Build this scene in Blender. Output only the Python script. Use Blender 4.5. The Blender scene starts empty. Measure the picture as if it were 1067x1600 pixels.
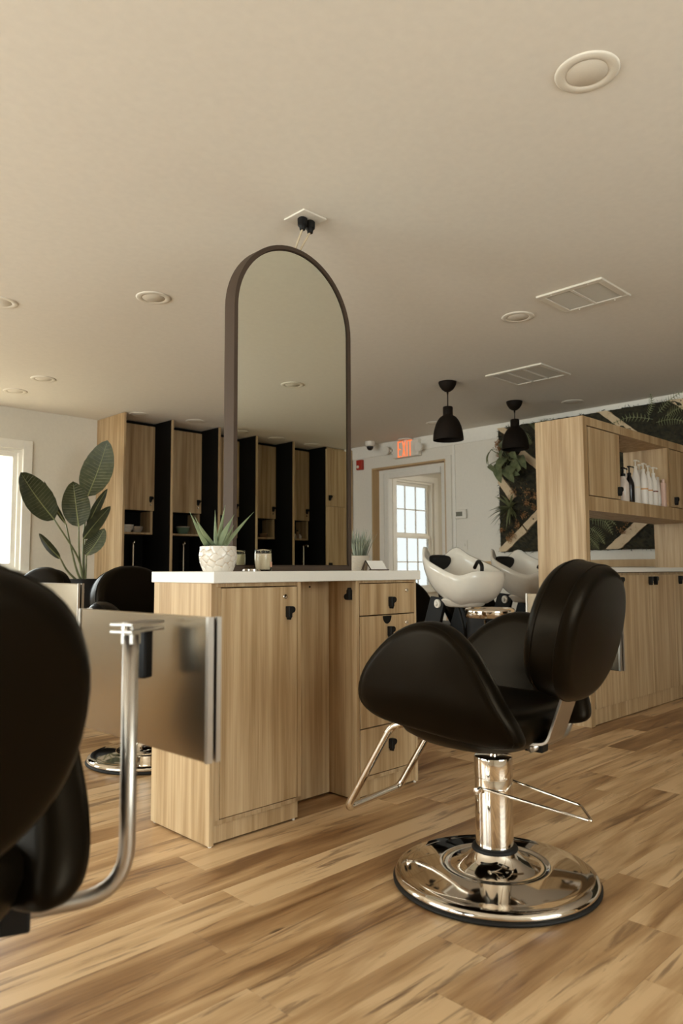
import bpy, bmesh, math, random
import numpy as np
from mathutils import Vector, Matrix

random.seed(7)
rng = np.random.default_rng(7)
SC = bpy.context.scene
COL = SC.collection
PI = math.pi

# ------------------------------------------------------------------ camera
EYE = 0.927
FPX = 1148.0
YAW, PITCH, ROLL = 0.79248, 0.0784, -0.003993
_f = Vector((math.cos(YAW) * math.cos(PITCH), math.sin(YAW) * math.cos(PITCH), math.sin(PITCH)))
_r = Vector((math.sin(YAW), -math.cos(YAW), 0))
_u = _r.cross(_f)
RR = math.cos(ROLL) * _r + math.sin(ROLL) * _u
UU = -math.sin(ROLL) * _r + math.cos(ROLL) * _u
cam_d = bpy.data.cameras.new('camera')
cam = bpy.data.objects.new('camera', cam_d)
COL.objects.link(cam)
cam.matrix_world = Matrix(((RR.x, UU.x, -_f.x, 0), (RR.y, UU.y, -_f.y, 0), (RR.z, UU.z, -_f.z, EYE), (0, 0, 0, 1)))
cam_d.sensor_fit = 'VERTICAL'
cam_d.sensor_height = 36.0
cam_d.lens = FPX / 1600 * 36.0
cam_d.clip_start = 0.02
cam_d.dof.use_dof = True
cam_d.dof.focus_distance = 3.3
cam_d.dof.aperture_fstop = 3.8
SC.camera = cam

# ------------------------------------------------------------------ world, light, exposure
W = bpy.data.worlds.new('world')
SC.world = W
W.use_nodes = True
bgn = W.node_tree.nodes['Background']
bgn.inputs[0].default_value = (0.95, 1.0, 0.98, 1)
bgn.inputs[1].default_value = 6.0
SC.view_settings.view_transform = 'Standard'
SC.view_settings.look = 'None'
SC.view_settings.gamma = 1.0
SC.view_settings.use_curve_mapping = False
SC.view_settings.exposure = 0.88
SC.cycles.max_bounces = 10
SC.cycles.diffuse_bounces = 6
SC.cycles.use_denoising = True
SC.cycles.sample_clamp_indirect = 6.0


def area(name, loc, rot, sx, sy, power, color):
    d = bpy.data.lights.new(name, 'AREA')
    d.shape = 'RECTANGLE'
    d.size, d.size_y, d.energy, d.color = sx, sy, power, color
    o = bpy.data.objects.new(name, d)
    o.location, o.rotation_euler = loc, rot
    COL.objects.link(o)
    return o


YB, YL, XF, XE, CH = -2.43, 6.93, -3.0, 6.50, 2.44      # back wall, left wall, shop front, exit wall, ceiling
# window openings: (from, to, sill, head)
W1 = (0.60, 2.655, 0.93, 2.06)
W2 = (7.93, 8.80, 0.62, 2.23)
W3 = (-1.90, -0.85, 0.5, 2.25)
FW = [(0.3, 2.5, 0.3, 2.32), (2.8, 5.2, 0.3, 2.32)]
BW = [(0.5, 2.7, 0.6, 2.25)]  # unseen window behind the camera, added to light the station front
PW_ = [(4.5, 5.35, 1.0, 2.1)]  # unseen opening, added to brighten the room beyond the exit wall


def portal(loc, rot, sx, sy):
    o = area('daylight_portal', loc, rot, sx, sy, 1.0, (1, 1, 1))
    o.data.cycles.is_portal = True


# all daylight is the sky through the window openings; portals only guide its sampling
for a, b, c, d in FW:
    portal((XF - 0.13, (a + b) / 2, (c + d) / 2), (0, -PI / 2, 0), d - c, b - a)
for a, b, c, d in BW:
    portal(((a + b) / 2, YB - 0.13, (c + d) / 2), (PI / 2, 0, 0), b - a, d - c)
for a, b, c, d in (W1, W2, W3):
    portal(((a + b) / 2, YL + 0.135, (c + d) / 2), (-PI / 2, 0, 0), b - a, d - c)


for a, b, c, d in PW_:
    portal((9.43, (a + b) / 2, (c + d) / 2), (0, PI / 2, 0), d - c, b - a)


# ------------------------------------------------------------------ helpers
def pray(x, y):
    v = RR * ((x - 533.5) / FPX) + UU * (-(y - 800) / FPX) + _f
    return v


def oz(x, y, z):
    d = pray(x, y)
    return Vector((0, 0, EYE)) + d * ((z - EYE) / d.z)


def ox(x, y, X):
    d = pray(x, y)
    return Vector((0, 0, EYE)) + d * (X / d.x)


def oy(x, y, Y):
    d = pray(x, y)
    return Vector((0, 0, EYE)) + d * (Y / d.y)


def tag(o, label=None, cat=None, group=None, kind=None):
    if label:
        o['label'] = label
    if cat:
        o['category'] = cat
    if group:
        o['group'] = group
    if kind:
        o['kind'] = kind
    return o


def thing(name, label, cat, loc=(0, 0, 0), rotz=0.0, group=None):
    o = bpy.data.objects.new(name, None)
    o.empty_display_size = 0.05
    o.location = loc
    o.rotation_euler = (0, 0, rotz)
    COL.objects.link(o)
    return tag(o, label, cat, group)


def dup_tree(o, parent=None):
    c = o.copy()
    COL.objects.link(c)
    if parent is not None:
        c.parent = parent
    for ch in list(o.children):
        dup_tree(ch, c)
    return c


class MB:
    def __init__(s):
        s.v, s.f = [], []

    def add(s, vs, fs):
        n = len(s.v)
        s.v += [tuple(p) for p in vs]
        s.f += [tuple(i + n for i in f) for f in fs]
        return s

    def box(s, x0, y0, z0, x1, y1, z1):
        x0, x1 = min(x0, x1), max(x0, x1)
        y0, y1 = min(y0, y1), max(y0, y1)
        z0, z1 = min(z0, z1), max(z0, z1)
        v = [(x0, y0, z0), (x1, y0, z0), (x1, y1, z0), (x0, y1, z0), (x0, y0, z1), (x1, y0, z1), (x1, y1, z1), (x0, y1, z1)]
        return s.add(v, [(0, 3, 2, 1), (4, 5, 6, 7), (0, 1, 5, 4), (1, 2, 6, 5), (2, 3, 7, 6), (3, 0, 4, 7)])

    def lathe(s, prof, n=32, c=(0, 0, 0), cap=True):
        vs, fs = [], []
        m = len(prof)
        for i in range(n):
            a = 2 * PI * i / n
            for r, z in prof:
                vs.append((c[0] + r * math.cos(a), c[1] + r * math.sin(a), c[2] + z))
        for i in range(n):
            j = (i + 1) % n
            for k in range(m - 1):
                fs.append((i * m + k, j * m + k, j * m + k + 1, i * m + k + 1))
        if cap:
            if prof[0][0] > 1e-5:
                fs.append(tuple(i * m for i in reversed(range(n))))
            if prof[-1][0] > 1e-5:
                fs.append(tuple(i * m + m - 1 for i in range(n)))
        return s.add(vs, fs)

    def tube(s, pts, r, n=10, cap=True):
        pts = [Vector(p) for p in pts]
        rs = r if isinstance(r, (list, tuple)) else [r] * len(pts)
        vs, fs = [], []
        prev = None
        for i, p in enumerate(pts):
            if i == 0:
                t = pts[1] - pts[0]
            elif i == len(pts) - 1:
                t = pts[-1] - pts[-2]
            else:
                t = (pts[i + 1] - p).normalized() + (p - pts[i - 1]).normalized()
            t.normalize()
            if prev is None:
                a = Vector((0, 0, 1)) if abs(t.z) < 0.9 else Vector((1, 0, 0))
                x = t.cross(a).normalized()
            else:
                x = (prev - t * prev.dot(t)).normalized()
            prev = x
            y = t.cross(x)
            for k in range(n):
                a = 2 * PI * k / n
                vs.append(p + (x * math.cos(a) + y * math.sin(a)) * rs[i])
        for i in range(len(pts) - 1):
            for k in range(n):
                k2 = (k + 1) % n
                fs.append((i * n + k, i * n + k2, (i + 1) * n + k2, (i + 1) * n + k))
        if cap:
            fs.append(tuple(reversed(range(n))))
            fs.append(tuple((len(pts) - 1) * n + k for k in range(n)))
        return s.add(vs, fs)

    def prism(s, poly, fn, t0, t1):
        """poly 2D list, fn(a,b,t)->3D, extruded t0..t1"""
        n = len(poly)
        vs = [fn(a, b, t0) for a, b in poly] + [fn(a, b, t1) for a, b in poly]
        fs = [tuple(reversed(range(n))), tuple(range(n, 2 * n))]
        for i in range(n):
            j = (i + 1) % n
            fs.append((i, j, n + j, n + i))
        return s.add(vs, fs)

    def puffy(s, poly, fn, t, r, dome=0.0, n=5):
        """cushion: outline poly extruded to +-t/2 along the third axis, edges rounded with radius r, faces domed"""
        P = np.array(poly, float)
        c = P.mean(0)
        mr = np.hypot(*(P - c).T).mean()
        prof = []
        for k in range(n + 1):
            a = PI / 2 * k / n
            prof.append((1 - r * (1 - math.cos(a)) / mr, (t / 2 - r) + r * math.sin(a)))
        last = prof[-1][0]
        for q in (0.75, 0.5, 0.25):
            prof.append((last * q, t / 2 + dome * (1 - q * q)))
        full = [(sc, -h) for sc, h in reversed(prof)] + prof
        m = len(P)
        vs = []
        for sc, h in full:
            for p in P:
                q = c + (p - c) * sc
                vs.append(fn(q[0], q[1], h))
        fs = []
        for i in range(len(full) - 1):
            for k in range(m):
                k2 = (k + 1) % m
                fs.append((i * m + k, i * m + k2, (i + 1) * m + k2, (i + 1) * m + k))
        vs.append(fn(c[0], c[1], -t / 2 - dome))
        vs.append(fn(c[0], c[1], t / 2 + dome))
        L = (len(full) - 1) * m
        for k in range(m):
            k2 = (k + 1) % m
            fs.append((k2, k, len(vs) - 2))
            fs.append((L + k, L + k2, len(vs) - 1))
        return s.add(vs, fs)

    def build(s, name, mat, parent=None, smooth=False, bevel=0.0, seg=2, loc=None, fixn=True, sub=0):
        me = bpy.data.meshes.new(name)
        me.from_pydata(s.v, [], s.f)
        if fixn:
            bm = bmesh.new()
            bm.from_mesh(me)
            bmesh.ops.recalc_face_normals(bm, faces=bm.faces)
            bm.to_mesh(me)
            bm.free()
        me.materials.append(mat)
        if smooth:
            me.polygons.foreach_set('use_smooth', [True] * len(me.polygons))
            if smooth == 'auto':
                me.set_sharp_from_angle(angle=math.radians(38))
        o = bpy.data.objects.new(name, me)
        COL.objects.link(o)
        if parent is not None:
            o.parent = parent
        if loc is not None:
            o.location = loc
        if bevel > 0:
            b = o.modifiers.new('bevel', 'BEVEL')
            b.width, b.segments, b.limit_method, b.angle_limit = bevel, seg, 'ANGLE', math.radians(40)
        if sub:
            b = o.modifiers.new('sub', 'SUBSURF')
            b.levels = b.render_levels = sub
        return o


def bx(name, mat, parent, x0, y0, z0, x1, y1, z1, bevel=0.0015):
    """box part, its origin at its own lower centre"""
    cx, cy, cz = (x0 + x1) / 2, (y0 + y1) / 2, min(z0, z1)
    return MB().box(x0 - cx, y0 - cy, z0 - cz, x1 - cx, y1 - cy, z1 - cz).build(name, mat, parent, bevel=bevel, loc=(cx, cy, cz))


def smooth_closed(pts, n=6):
    out = []
    m = len(pts)
    for i in range(m):
        p0, p1, p2, p3 = (np.array(pts[(i + k - 1) % m], float) for k in range(4))
        for k in range(n):
            t = k / n
            out.append(tuple(0.5 * (2 * p1 + (p2 - p0) * t + (2 * p0 - 5 * p1 + 4 * p2 - p3) * t * t + (3 * p1 - p0 - 3 * p2 + p3) * t ** 3)))
    return out


def smooth_open(pts, n=6):
    pts = [np.array(p, float) for p in pts]
    P = [2 * pts[0] - pts[1]] + pts + [2 * pts[-1] - pts[-2]]
    out = []
    for i in range(1, len(P) - 2):
        p0, p1, p2, p3 = P[i - 1:i + 3]
        for k in range(n):
            t = k / n
            out.append(tuple(0.5 * (2 * p1 + (p2 - p0) * t + (2 * p0 - 5 * p1 + 4 * p2 - p3) * t * t + (3 * p1 - p0 - 3 * p2 + p3) * t ** 3)))
    out.append(tuple(pts[-1]))
    return out


def superell(a, b, e=2.6, n=40):
    out = []
    for i in range(n):
        t = 2 * PI * i / n
        c, s_ = math.cos(t), math.sin(t)
        out.append((a * math.copysign(abs(c) ** (2 / e), c), b * math.copysign(abs(s_) ** (2 / e), s_)))
    return out


def round_path(pts, r, n=6):
    pts = [Vector(p) for p in pts]
    out = [pts[0]]
    for i in range(1, len(pts) - 1):
        p = pts[i]
        a = (pts[i - 1] - p)
        b = (pts[i + 1] - p)
        rr = min(r, a.length * 0.45, b.length * 0.45)
        A, B = p + a.normalized() * rr, p + b.normalized() * rr
        for k in range(n + 1):
            t = k / n
            out.append((1 - t) ** 2 * A + 2 * t * (1 - t) * p + t * t * B)
    out.append(pts[-1])
    return out


# ------------------------------------------------------------------ materials
def mat(name, color, rough=0.6, metal=0.0, spec=0.5, emit=None, trans=0.0, ior=1.45, coat=0.0, bump=0.0, bscale=200.0, sheen=0.0, tint=None):
    m = bpy.data.materials.new(name)
    m.use_nodes = True
    nt = m.node_tree
    b = nt.nodes['Principled BSDF']
    b.inputs['Base Color'].default_value = (*color, 1)
    b.inputs['Roughness'].default_value = rough
    b.inputs['Metallic'].default_value = metal
    b.inputs['Specular IOR Level'].default_value = spec
    b.inputs['Transmission Weight'].default_value = trans
    b.inputs['IOR'].default_value = ior
    b.inputs['Coat Weight'].default_value = coat
    b.inputs['Sheen Weight'].default_value = sheen
    if tint:
        b.inputs['Specular Tint'].default_value = (*tint, 1)
    if emit:
        b.inputs['Emission Color'].default_value = (*emit[0], 1)
        b.inputs['Emission Strength'].default_value = emit[1]
    tc = nt.nodes.new('ShaderNodeTexCoord')
    nz = nt.nodes.new('ShaderNodeTexNoise')
    nz.inputs['Scale'].default_value = bscale
    nz.inputs['Detail'].default_value = 4
    nt.links.new(tc.outputs['Object'], nz.inputs['Vector'])
    # a little tonal variation so nothing is dead flat
    mx = nt.nodes.new('ShaderNodeMix')
    mx.data_type = 'RGBA'
    mx.blend_type = 'MULTIPLY'
    mx.inputs[0].default_value = 0.10
    mx.inputs[6].default_value = (*color, 1)
    nt.links.new(nz.outputs['Fac'], mx.inputs[7])
    nt.links.new(mx.outputs[2], b.inputs['Base Color'])
    if bump > 0:
        bp = nt.nodes.new('ShaderNodeBump')
        bp.inputs['Strength'].default_value = bump
        bp.inputs['Distance'].default_value = 0.002
        nt.links.new(nz.outputs['Fac'], bp.inputs['Height'])
        nt.links.new(bp.outputs['Normal'], b.inputs['Normal'])
    return m


def pane_glass(tint=0.97):
    m = bpy.data.materials.new('window glass')
    m.use_nodes = True
    nt = m.node_tree
    N, L = nt.nodes, nt.links
    out = N['Material Output']
    N.remove(N['Principled BSDF'])
    tr = N.new('ShaderNodeBsdfTransparent')
    tr.inputs[0].default_value = (tint * 0.985, tint, tint, 1)
    gl = N.new('ShaderNodeBsdfGlossy')
    gl.inputs['Roughness'].default_value = 0.02
    mx = N.new('ShaderNodeMixShader')
    mx.inputs[0].default_value = 0.03
    L.new(tr.outputs[0], mx.inputs[1])
    L.new(gl.outputs[0], mx.inputs[2])
    L.new(mx.outputs[0], out.inputs[0])
    return m


def ramp(nt, stops):
    r = nt.nodes.new('ShaderNodeValToRGB')
    e = r.color_ramp.elements
    while len(e) < len(stops):
        e.new(0.5)
    for i, (p, c) in enumerate(stops):
        e[i].position = p
        e[i].color = (*c, 1)
    return r


def wood(name, stops, scale=(26, 26, 0.9), rough=0.5, fine=9.0, rnd=False):
    m = bpy.data.materials.new(name)
    m.use_nodes = True
    nt = m.node_tree
    N, L = nt.nodes, nt.links
    b = N['Principled BSDF']
    b.inputs['Roughness'].default_value = rough
    tc = N.new('ShaderNodeTexCoord')
    oi = N.new('ShaderNodeObjectInfo')
    off = N.new('ShaderNodeVectorMath')
    off.operation = 'SCALE'
    off.inputs[3].default_value = 7.3
    cmb = N.new('ShaderNodeCombineXYZ')
    for k in range(3):
        L.new(oi.outputs['Random'], cmb.inputs[k])
    L.new(cmb.outputs[0], off.inputs[0])
    ad = N.new('ShaderNodeVectorMath')
    L.new(tc.outputs['Object'], ad.inputs[0])
    L.new(off.outputs[0], ad.inputs[1])
    mp = N.new('ShaderNodeMapping')
    mp.inputs['Scale'].default_value = scale
    L.new(ad.outputs[0], mp.inputs[0])
    n1 = N.new('ShaderNodeTexNoise')
    n1.inputs['Scale'].default_value = 1.0
    n1.inputs['Detail'].default_value = 6
    n1.inputs['Roughness'].default_value = 0.6
    n1.inputs['Distortion'].default_value = 0.25
    L.new(mp.outputs[0], n1.inputs[0])
    mp2 = N.new('ShaderNodeMapping')
    mp2.inputs['Scale'].default_value = tuple(s * fine * (0.35 if s < 3 else 1) for s in scale)
    L.new(ad.outputs[0], mp2.inputs[0])
    n2 = N.new('ShaderNodeTexNoise')
    n2.inputs['Scale'].default_value = 1.0
    n2.inputs['Detail'].default_value = 3
    L.new(mp2.outputs[0], n2.inputs[0])
    ma = N.new('ShaderNodeMath')
    ma.operation = 'MULTIPLY_ADD'
    L.new(n2.outputs['Fac'], ma.inputs[0])
    ma.inputs[1].default_value = 0.35
    L.new(n1.outputs['Fac'], ma.inputs[2])
    r = ramp(nt, stops)
    L.new(ma.outputs[0], r.inputs[0])
    L.new(r.outputs[0], b.inputs['Base Color'])
    bp = N.new('ShaderNodeBump')
    bp.inputs['Strength'].default_value = 0.12
    bp.inputs['Distance'].default_value = 0.001
    L.new(n2.outputs['Fac'], bp.inputs['Height'])
    L.new(bp.outputs[0], b.inputs['Normal'])
    return m


def plank_mat():
    m = bpy.data.materials.new('acacia plank')
    m.use_nodes = True
    nt = m.node_tree
    N, L = nt.nodes, nt.links
    b = N['Principled BSDF']
    b.inputs['Roughness'].default_value = 0.33
    b.inputs['Specular IOR Level'].default_value = 0.55
    tc = N.new('ShaderNodeTexCoord')
    oi = N.new('ShaderNodeObjectInfo')
    ge = N.new('ShaderNodeNewGeometry')
    sm = N.new('ShaderNodeMath')
    L.new(oi.outputs['Random'], sm.inputs[0])
    L.new(ge.outputs['Random Per Island'], sm.inputs[1])
    fr = N.new('ShaderNodeMath')
    fr.operation = 'FRACT'
    L.new(sm.outputs[0], fr.inputs[0])
    cmb = N.new('ShaderNodeCombineXYZ')
    for k in range(3):
        L.new(fr.outputs[0], cmb.inputs[k])
    sc = N.new('ShaderNodeVectorMath')
    sc.operation = 'SCALE'
    sc.inputs[3].default_value = 53.0
    L.new(cmb.outputs[0], sc.inputs[0])
    ad = N.new('ShaderNodeVectorMath')
    L.new(tc.outputs['Object'], ad.inputs[0])
    L.new(sc.outputs[0], ad.inputs[1])

    def noise(scale, det=5, rough=0.55, dist=0.0):
        mp = N.new('ShaderNodeMapping')
        mp.inputs['Scale'].default_value = scale
        L.new(ad.outputs[0], mp.inputs[0])
        n = N.new('ShaderNodeTexNoise')
        n.inputs['Scale'].default_value = 1
        n.inputs['Detail'].default_value = det
        n.inputs['Roughness'].default_value = rough
        n.inputs['Distortion'].default_value = dist
        L.new(mp.outputs[0], n.inputs[0])
        return n
    broad = noise((1.4, 13, 1), 4, 0.5, 0.6)
    fine = noise((9, 150, 1), 4, 0.6)
    streak = noise((1.7, 20, 1), 6, 0.62, 1.4)
    a1 = N.new('ShaderNodeMath')
    a1.operation = 'MULTIPLY_ADD'
    L.new(fine.outputs['Fac'], a1.inputs[0])
    a1.inputs[1].default_value = 0.16
    L.new(broad.outputs['Fac'], a1.inputs[2])
    a2 = N.new('ShaderNodeMath')
    a2.operation = 'MULTIPLY_ADD'
    L.new(fr.outputs[0], a2.inputs[0])
    a2.inputs[1].default_value = 0.30
    L.new(a1.outputs[0], a2.inputs[2])
    r = ramp(nt, [(0.44, (0.165, 0.078, 0.028)), (0.58, (0.29, 0.157, 0.066)), (0.72, (0.43, 0.263, 0.125)), (0.87, (0.60, 0.405, 0.22))])
    L.new(a2.outputs[0], r.inputs[0])
    # dark heartwood streaks
    r2 = ramp(nt, [(0.555, (0, 0, 0)), (0.63, (0.55, 0.55, 0.55)), (0.74, (0.9, 0.9, 0.9))])
    L.new(streak.outputs['Fac'], r2.inputs[0])
    mx = N.new('ShaderNodeMix')
    mx.data_type = 'RGBA'
    L.new(r2.outputs[0], mx.inputs[0])
    L.new(r.outputs[0], mx.inputs[6])
    mx.inputs[7].default_value = (0.10, 0.042, 0.016, 1)
    # knots
    mp = N.new('ShaderNodeMapping')
    mp.inputs['Scale'].default_value = (2.6, 7.5, 1)
    L.new(ad.outputs[0], mp.inputs[0])
    vo = N.new('ShaderNodeTexVoronoi')
    vo.inputs['Scale'].default_value = 1
    L.new(mp.outputs[0], vo.inputs['Vector'])
    r3 = ramp(nt, [(0.0, (1, 1, 1)), (0.045, (0.85, 0.85, 0.85)), (0.085, (0.0, 0.0, 0.0))])
    L.new(vo.outputs['Distance'], r3.inputs[0])
    r3b = ramp(nt, [(0.52, (0, 0, 0)), (0.56, (1, 1, 1))])
    L.new(vo.outputs['Color'], r3b.inputs[0])
    mk = N.new('ShaderNodeMath')
    mk.operation = 'MULTIPLY'
    L.new(r3.outputs[0], mk.inputs[0])
    L.new(r3b.outputs[0], mk.inputs[1])
    mx2 = N.new('ShaderNodeMix')
    mx2.data_type = 'RGBA'
    L.new(mk.outputs[0], mx2.inputs[0])
    L.new(mx.outputs[2], mx2.inputs[6])
    mx2.inputs[7].default_value = (0.06, 0.026, 0.012, 1)
    L.new(mx2.outputs[2], b.inputs['Base Color'])
    bp = N.new('ShaderNodeBump')
    bp.inputs['Strength'].default_value = 0.15
    bp.inputs['Distance'].default_value = 0.001
    L.new(fine.outputs['Fac'], bp.inputs['Height'])
    L.new(bp.outputs[0], b.inputs['Normal'])
    return m


def leaf_mat(name, c0, c1, rough=0.45, ribs=0.0):
    m = bpy.data.materials.new(name)
    m.use_nodes = True
    nt = m.node_tree
    N, L = nt.nodes, nt.links
    b = N['Principled BSDF']
    b.inputs['Roughness'].default_value = rough
    tc = N.new('ShaderNodeTexCoord')
    n = N.new('ShaderNodeTexNoise')
    n.inputs['Scale'].default_value = 22
    n.inputs['Detail'].default_value = 4
    L.new(tc.outputs['Object'], n.inputs[0])
    r = ramp(nt, [(0.3, c0), (0.7, c1)])
    L.new(n.outputs['Fac'], r.inputs[0])
    L.new(r.outputs[0], b.inputs['Base Color'])
    return m


OAKS = [(0.44, (0.265, 0.158, 0.069)), (0.60, (0.36, 0.232, 0.112)), (0.72, (0.45, 0.311, 0.168)), (0.86, (0.535, 0.388, 0.225))]
M = dict(
    oak=wood('oak laminate', OAKS, rough=0.48),
    oak_edge=wood('oak edging', [(a, tuple(x * 0.92 for x in c)) for a, c in OAKS], rough=0.5),
    pine=wood('raw pine trim', [(0.4, (0.42, 0.27, 0.125)), (0.9, (0.52, 0.36, 0.19))], rough=0.6),
    birch=wood('birch board', [(0.42, (0.40, 0.28, 0.16)), (0.6, (0.56, 0.42, 0.26)), (0.9, (0.62, 0.48, 0.31))], scale=(14, 14, 14), rough=0.7),
    plank=plank_mat(),
    black_board=mat('black laminate', (0.005, 0.004, 0.003), 0.7, bscale=60, spec=0.12),
    wall=mat('cream wall paint', (0.68, 0.635, 0.545), 0.85, bscale=40, bump=0.05),
    white_wall=mat('white wall panel', (0.74, 0.69, 0.60), 0.8, bscale=40),
    ceil=mat('ceiling paint', (0.78, 0.735, 0.655), 0.9, bscale=30, bump=0.05),
    trim=mat('white trim paint', (0.80, 0.76, 0.68), 0.55, bscale=30),
    quartz=mat('white quartz', (0.74, 0.70, 0.63), 0.35, bscale=300),
    leather=mat('black leather', (0.0042, 0.0028, 0.0014), 0.34, bump=0.10, bscale=380, spec=0.10, tint=(1, 0.78, 0.55)),
    leather2=mat('black leather side band', (0.0055, 0.0037, 0.002), 0.38, bump=0.10, bscale=380, spec=0.10, tint=(1, 0.78, 0.55)),
    chrome=mat('chrome', (0.78, 0.72, 0.64), 0.06, 1.0, bscale=20),
    alu=mat('satin aluminium', (0.47, 0.43, 0.38), 0.34, 1.0, bscale=60),
    steel=mat('brushed steel', (0.30, 0.245, 0.175), 0.22, 1.0, bscale=200),
    rubber=mat('black rubber', (0.008, 0.0065, 0.005), 0.6, spec=0.3),
    black=mat('matt black metal', (0.006, 0.0048, 0.0038), 0.5, spec=0.25),
    pendant=mat('black brown pendant metal', (0.012, 0.0078, 0.005), 0.6, spec=0.12),
    bronze=mat('dark bronze frame', (0.066, 0.044, 0.030), 0.55, bscale=40, spec=0.2),
    mirror=mat('mirror glass', (0.86, 0.88, 0.79), 0.0, 1.0, bscale=1),
    ceramic=mat('white ceramic', (0.76, 0.71, 0.62), 0.12, coat=0.3, bscale=20),
    white_plastic=mat('white plastic', (0.74, 0.69, 0.60), 0.45),
    grille=mat('grille metal', (0.46, 0.42, 0.35), 0.5),
    grille_dark=mat('grille shadow gap', (0.13, 0.11, 0.085), 0.7),
    orange=mat('exit lettering', (0.85, 0.15, 0.03), 0.5, emit=((1.0, 0.20, 0.05), 0.55)),
    red=mat('red enamel', (0.38, 0.028, 0.015), 0.4),
    glass=pane_glass(), dimmed_glass=pane_glass(0.31),  # second glass darkened to dim the sky so the muntins show
    jar=mat('jar glass', (0.95, 0.93, 0.88), 0.03, trans=1.0, ior=1.3),
    wax=mat('cream wax', (0.80, 0.70, 0.52), 0.5),
    peach=mat('peach label', (0.80, 0.45, 0.30), 0.5),
    pot_white=mat('glazed white pot', (0.62, 0.56, 0.48), 0.18, coat=0.3),
    groove=mat('unglazed groove', (0.50, 0.38, 0.26), 0.7),
    basket=mat('ribbed clay pot', (0.52, 0.45, 0.36), 0.7),
    soil=mat('soil', (0.03, 0.02, 0.013), 0.9),
    ring=mat('downlight trim', (0.74, 0.685, 0.585), 0.6),
    lens=mat('lamp lens', (0.70, 0.64, 0.54), 0.5),
    bottle_white=mat('white bottle', (0.78, 0.73, 0.66), 0.35),
    bottle_pink=mat('pink box', (0.72, 0.50, 0.41), 0.5),
    bottle_clear=mat('pale pink bottle', (0.66, 0.57, 0.50), 0.2),
    bottle_black=mat('black bottle', (0.012, 0.008, 0.007), 0.25),
    amber=mat('amber band', (0.62, 0.30, 0.10), 0.5),
    brown=mat('brown band', (0.16, 0.05, 0.03), 0.5),
    green_glaze=mat('green glaze', (0.10, 0.16, 0.105), 0.3),
    pale_glaze=mat('pale glaze', (0.40, 0.34, 0.27), 0.4),
    brown_glaze=mat('brown glaze', (0.20, 0.11, 0.055), 0.35),
    lcd=mat('display', (0.16, 0.15, 0.11), 0.3),
    card=mat('white card', (0.80, 0.77, 0.71), 0.7),
    tan=mat('tan board', (0.50, 0.40, 0.27), 0.7),
    outside=mat('outside awning', (0.45, 0.45, 0.45), 0.8),
    bop=leaf_mat('bird of paradise leaf', (0.030, 0.038, 0.013), (0.062, 0.070, 0.028), 0.42),
    bop_rib=leaf_mat('leaf rib', (0.20, 0.22, 0.09), (0.27, 0.28, 0.12), 0.5),
    vein=leaf_mat('leaf vein', (0.105, 0.105, 0.058), (0.15, 0.148, 0.085), 0.5),
    stem=leaf_mat('stem', (0.10, 0.115, 0.045), (0.16, 0.16, 0.07), 0.5),
    aloe=leaf_mat('aloe leaf', (0.115, 0.155, 0.075), (0.20, 0.235, 0.125), 0.55),
    grassy=leaf_mat('grey green blade', (0.17, 0.20, 0.14), (0.34, 0.36, 0.27), 0.6),
    philo=leaf_mat('philodendron leaf', (0.08, 0.098, 0.04), (0.18, 0.195, 0.095), 0.4),
    fern=leaf_mat('fern leaf', (0.10, 0.112, 0.044), (0.22, 0.225, 0.105), 0.5),
    moss=leaf_mat('preserved moss', (0.012, 0.0105, 0.005), (0.042, 0.034, 0.014), 0.9),
    lichen=leaf_mat('orange lichen', (0.20, 0.095, 0.034), (0.40, 0.21, 0.085), 0.9),
)

# ------------------------------------------------------------------ room shell


def struct(o):
    return tag(o, kind='structure')


# floor slab with its planks
floor = struct(MB().box(XF - 0.15, YB - 0.15, -0.12, 9.6, YL + 0.15, -0.008).build('floor', M['soil']))
PW = 0.152
rows = []
y = YB
allp = []
j = 0
while y < YL - 0.01:
    x = XF - random.uniform(0, 1.2)
    while x < 9.4:
        L_ = random.choice((1.22, 1.22, 0.9, 0.62))
        x0, x1 = max(x, XF), min(x + L_, 9.4)
        if x1 - x0 > 0.03:
            allp.append((x0, y, x1, min(y + PW, YL)))
        x += L_
    y += PW


def seen(p):
    cx, cy = (p[0] + p[2]) / 2, (p[1] + p[3]) / 2
    best = 0
    for (a, b_) in ((p[0], p[1]), (p[2], p[1]), (cx, cy), (p[0], p[3]), (p[2], p[3])):
        v = Vector((a, b_, -EYE))
        d = v.dot(_f)
        if d < 0.3:
            continue
        px, py = v.dot(RR) / d * FPX, -v.dot(UU) / d * FPX
        if -560 < px < 560 and -200 < py < 830:
            best = max(best, 1 / v.length)
    return best


order = sorted(range(len(allp)), key=lambda i: -seen(allp[i]))
ind = [i for i in order[:290] if seen(allp[i]) > 0]
indset = set(ind)
for i in ind:
    x0, y0, x1, y1 = allp[i]
    cx, cy = (x0 + x1) / 2, (y0 + y1) / 2
    g = 0.0004
    MB().box(x0 - cx + g, y0 - cy + g, 0, x1 - cx - g, y1 - cy - g, 0.008).build('plank', M['plank'], floor, bevel=0.0006, seg=1, loc=(cx, cy, -0.008))
mb = MB()
for i, p in enumerate(allp):
    if i not in indset:
        mb.box(p[0] + 0.0006, p[1] + 0.0006, -0.008, p[2] - 0.0006, p[3] - 0.0006, 0)
tag(mb.build('remaining_planks', M['plank'], floor), kind='stuff')

struct(MB().box(XF - 0.15, YB - 0.15, CH, 9.6, YL + 0.15, CH + 0.12).build('ceiling', M['ceil']))


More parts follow.
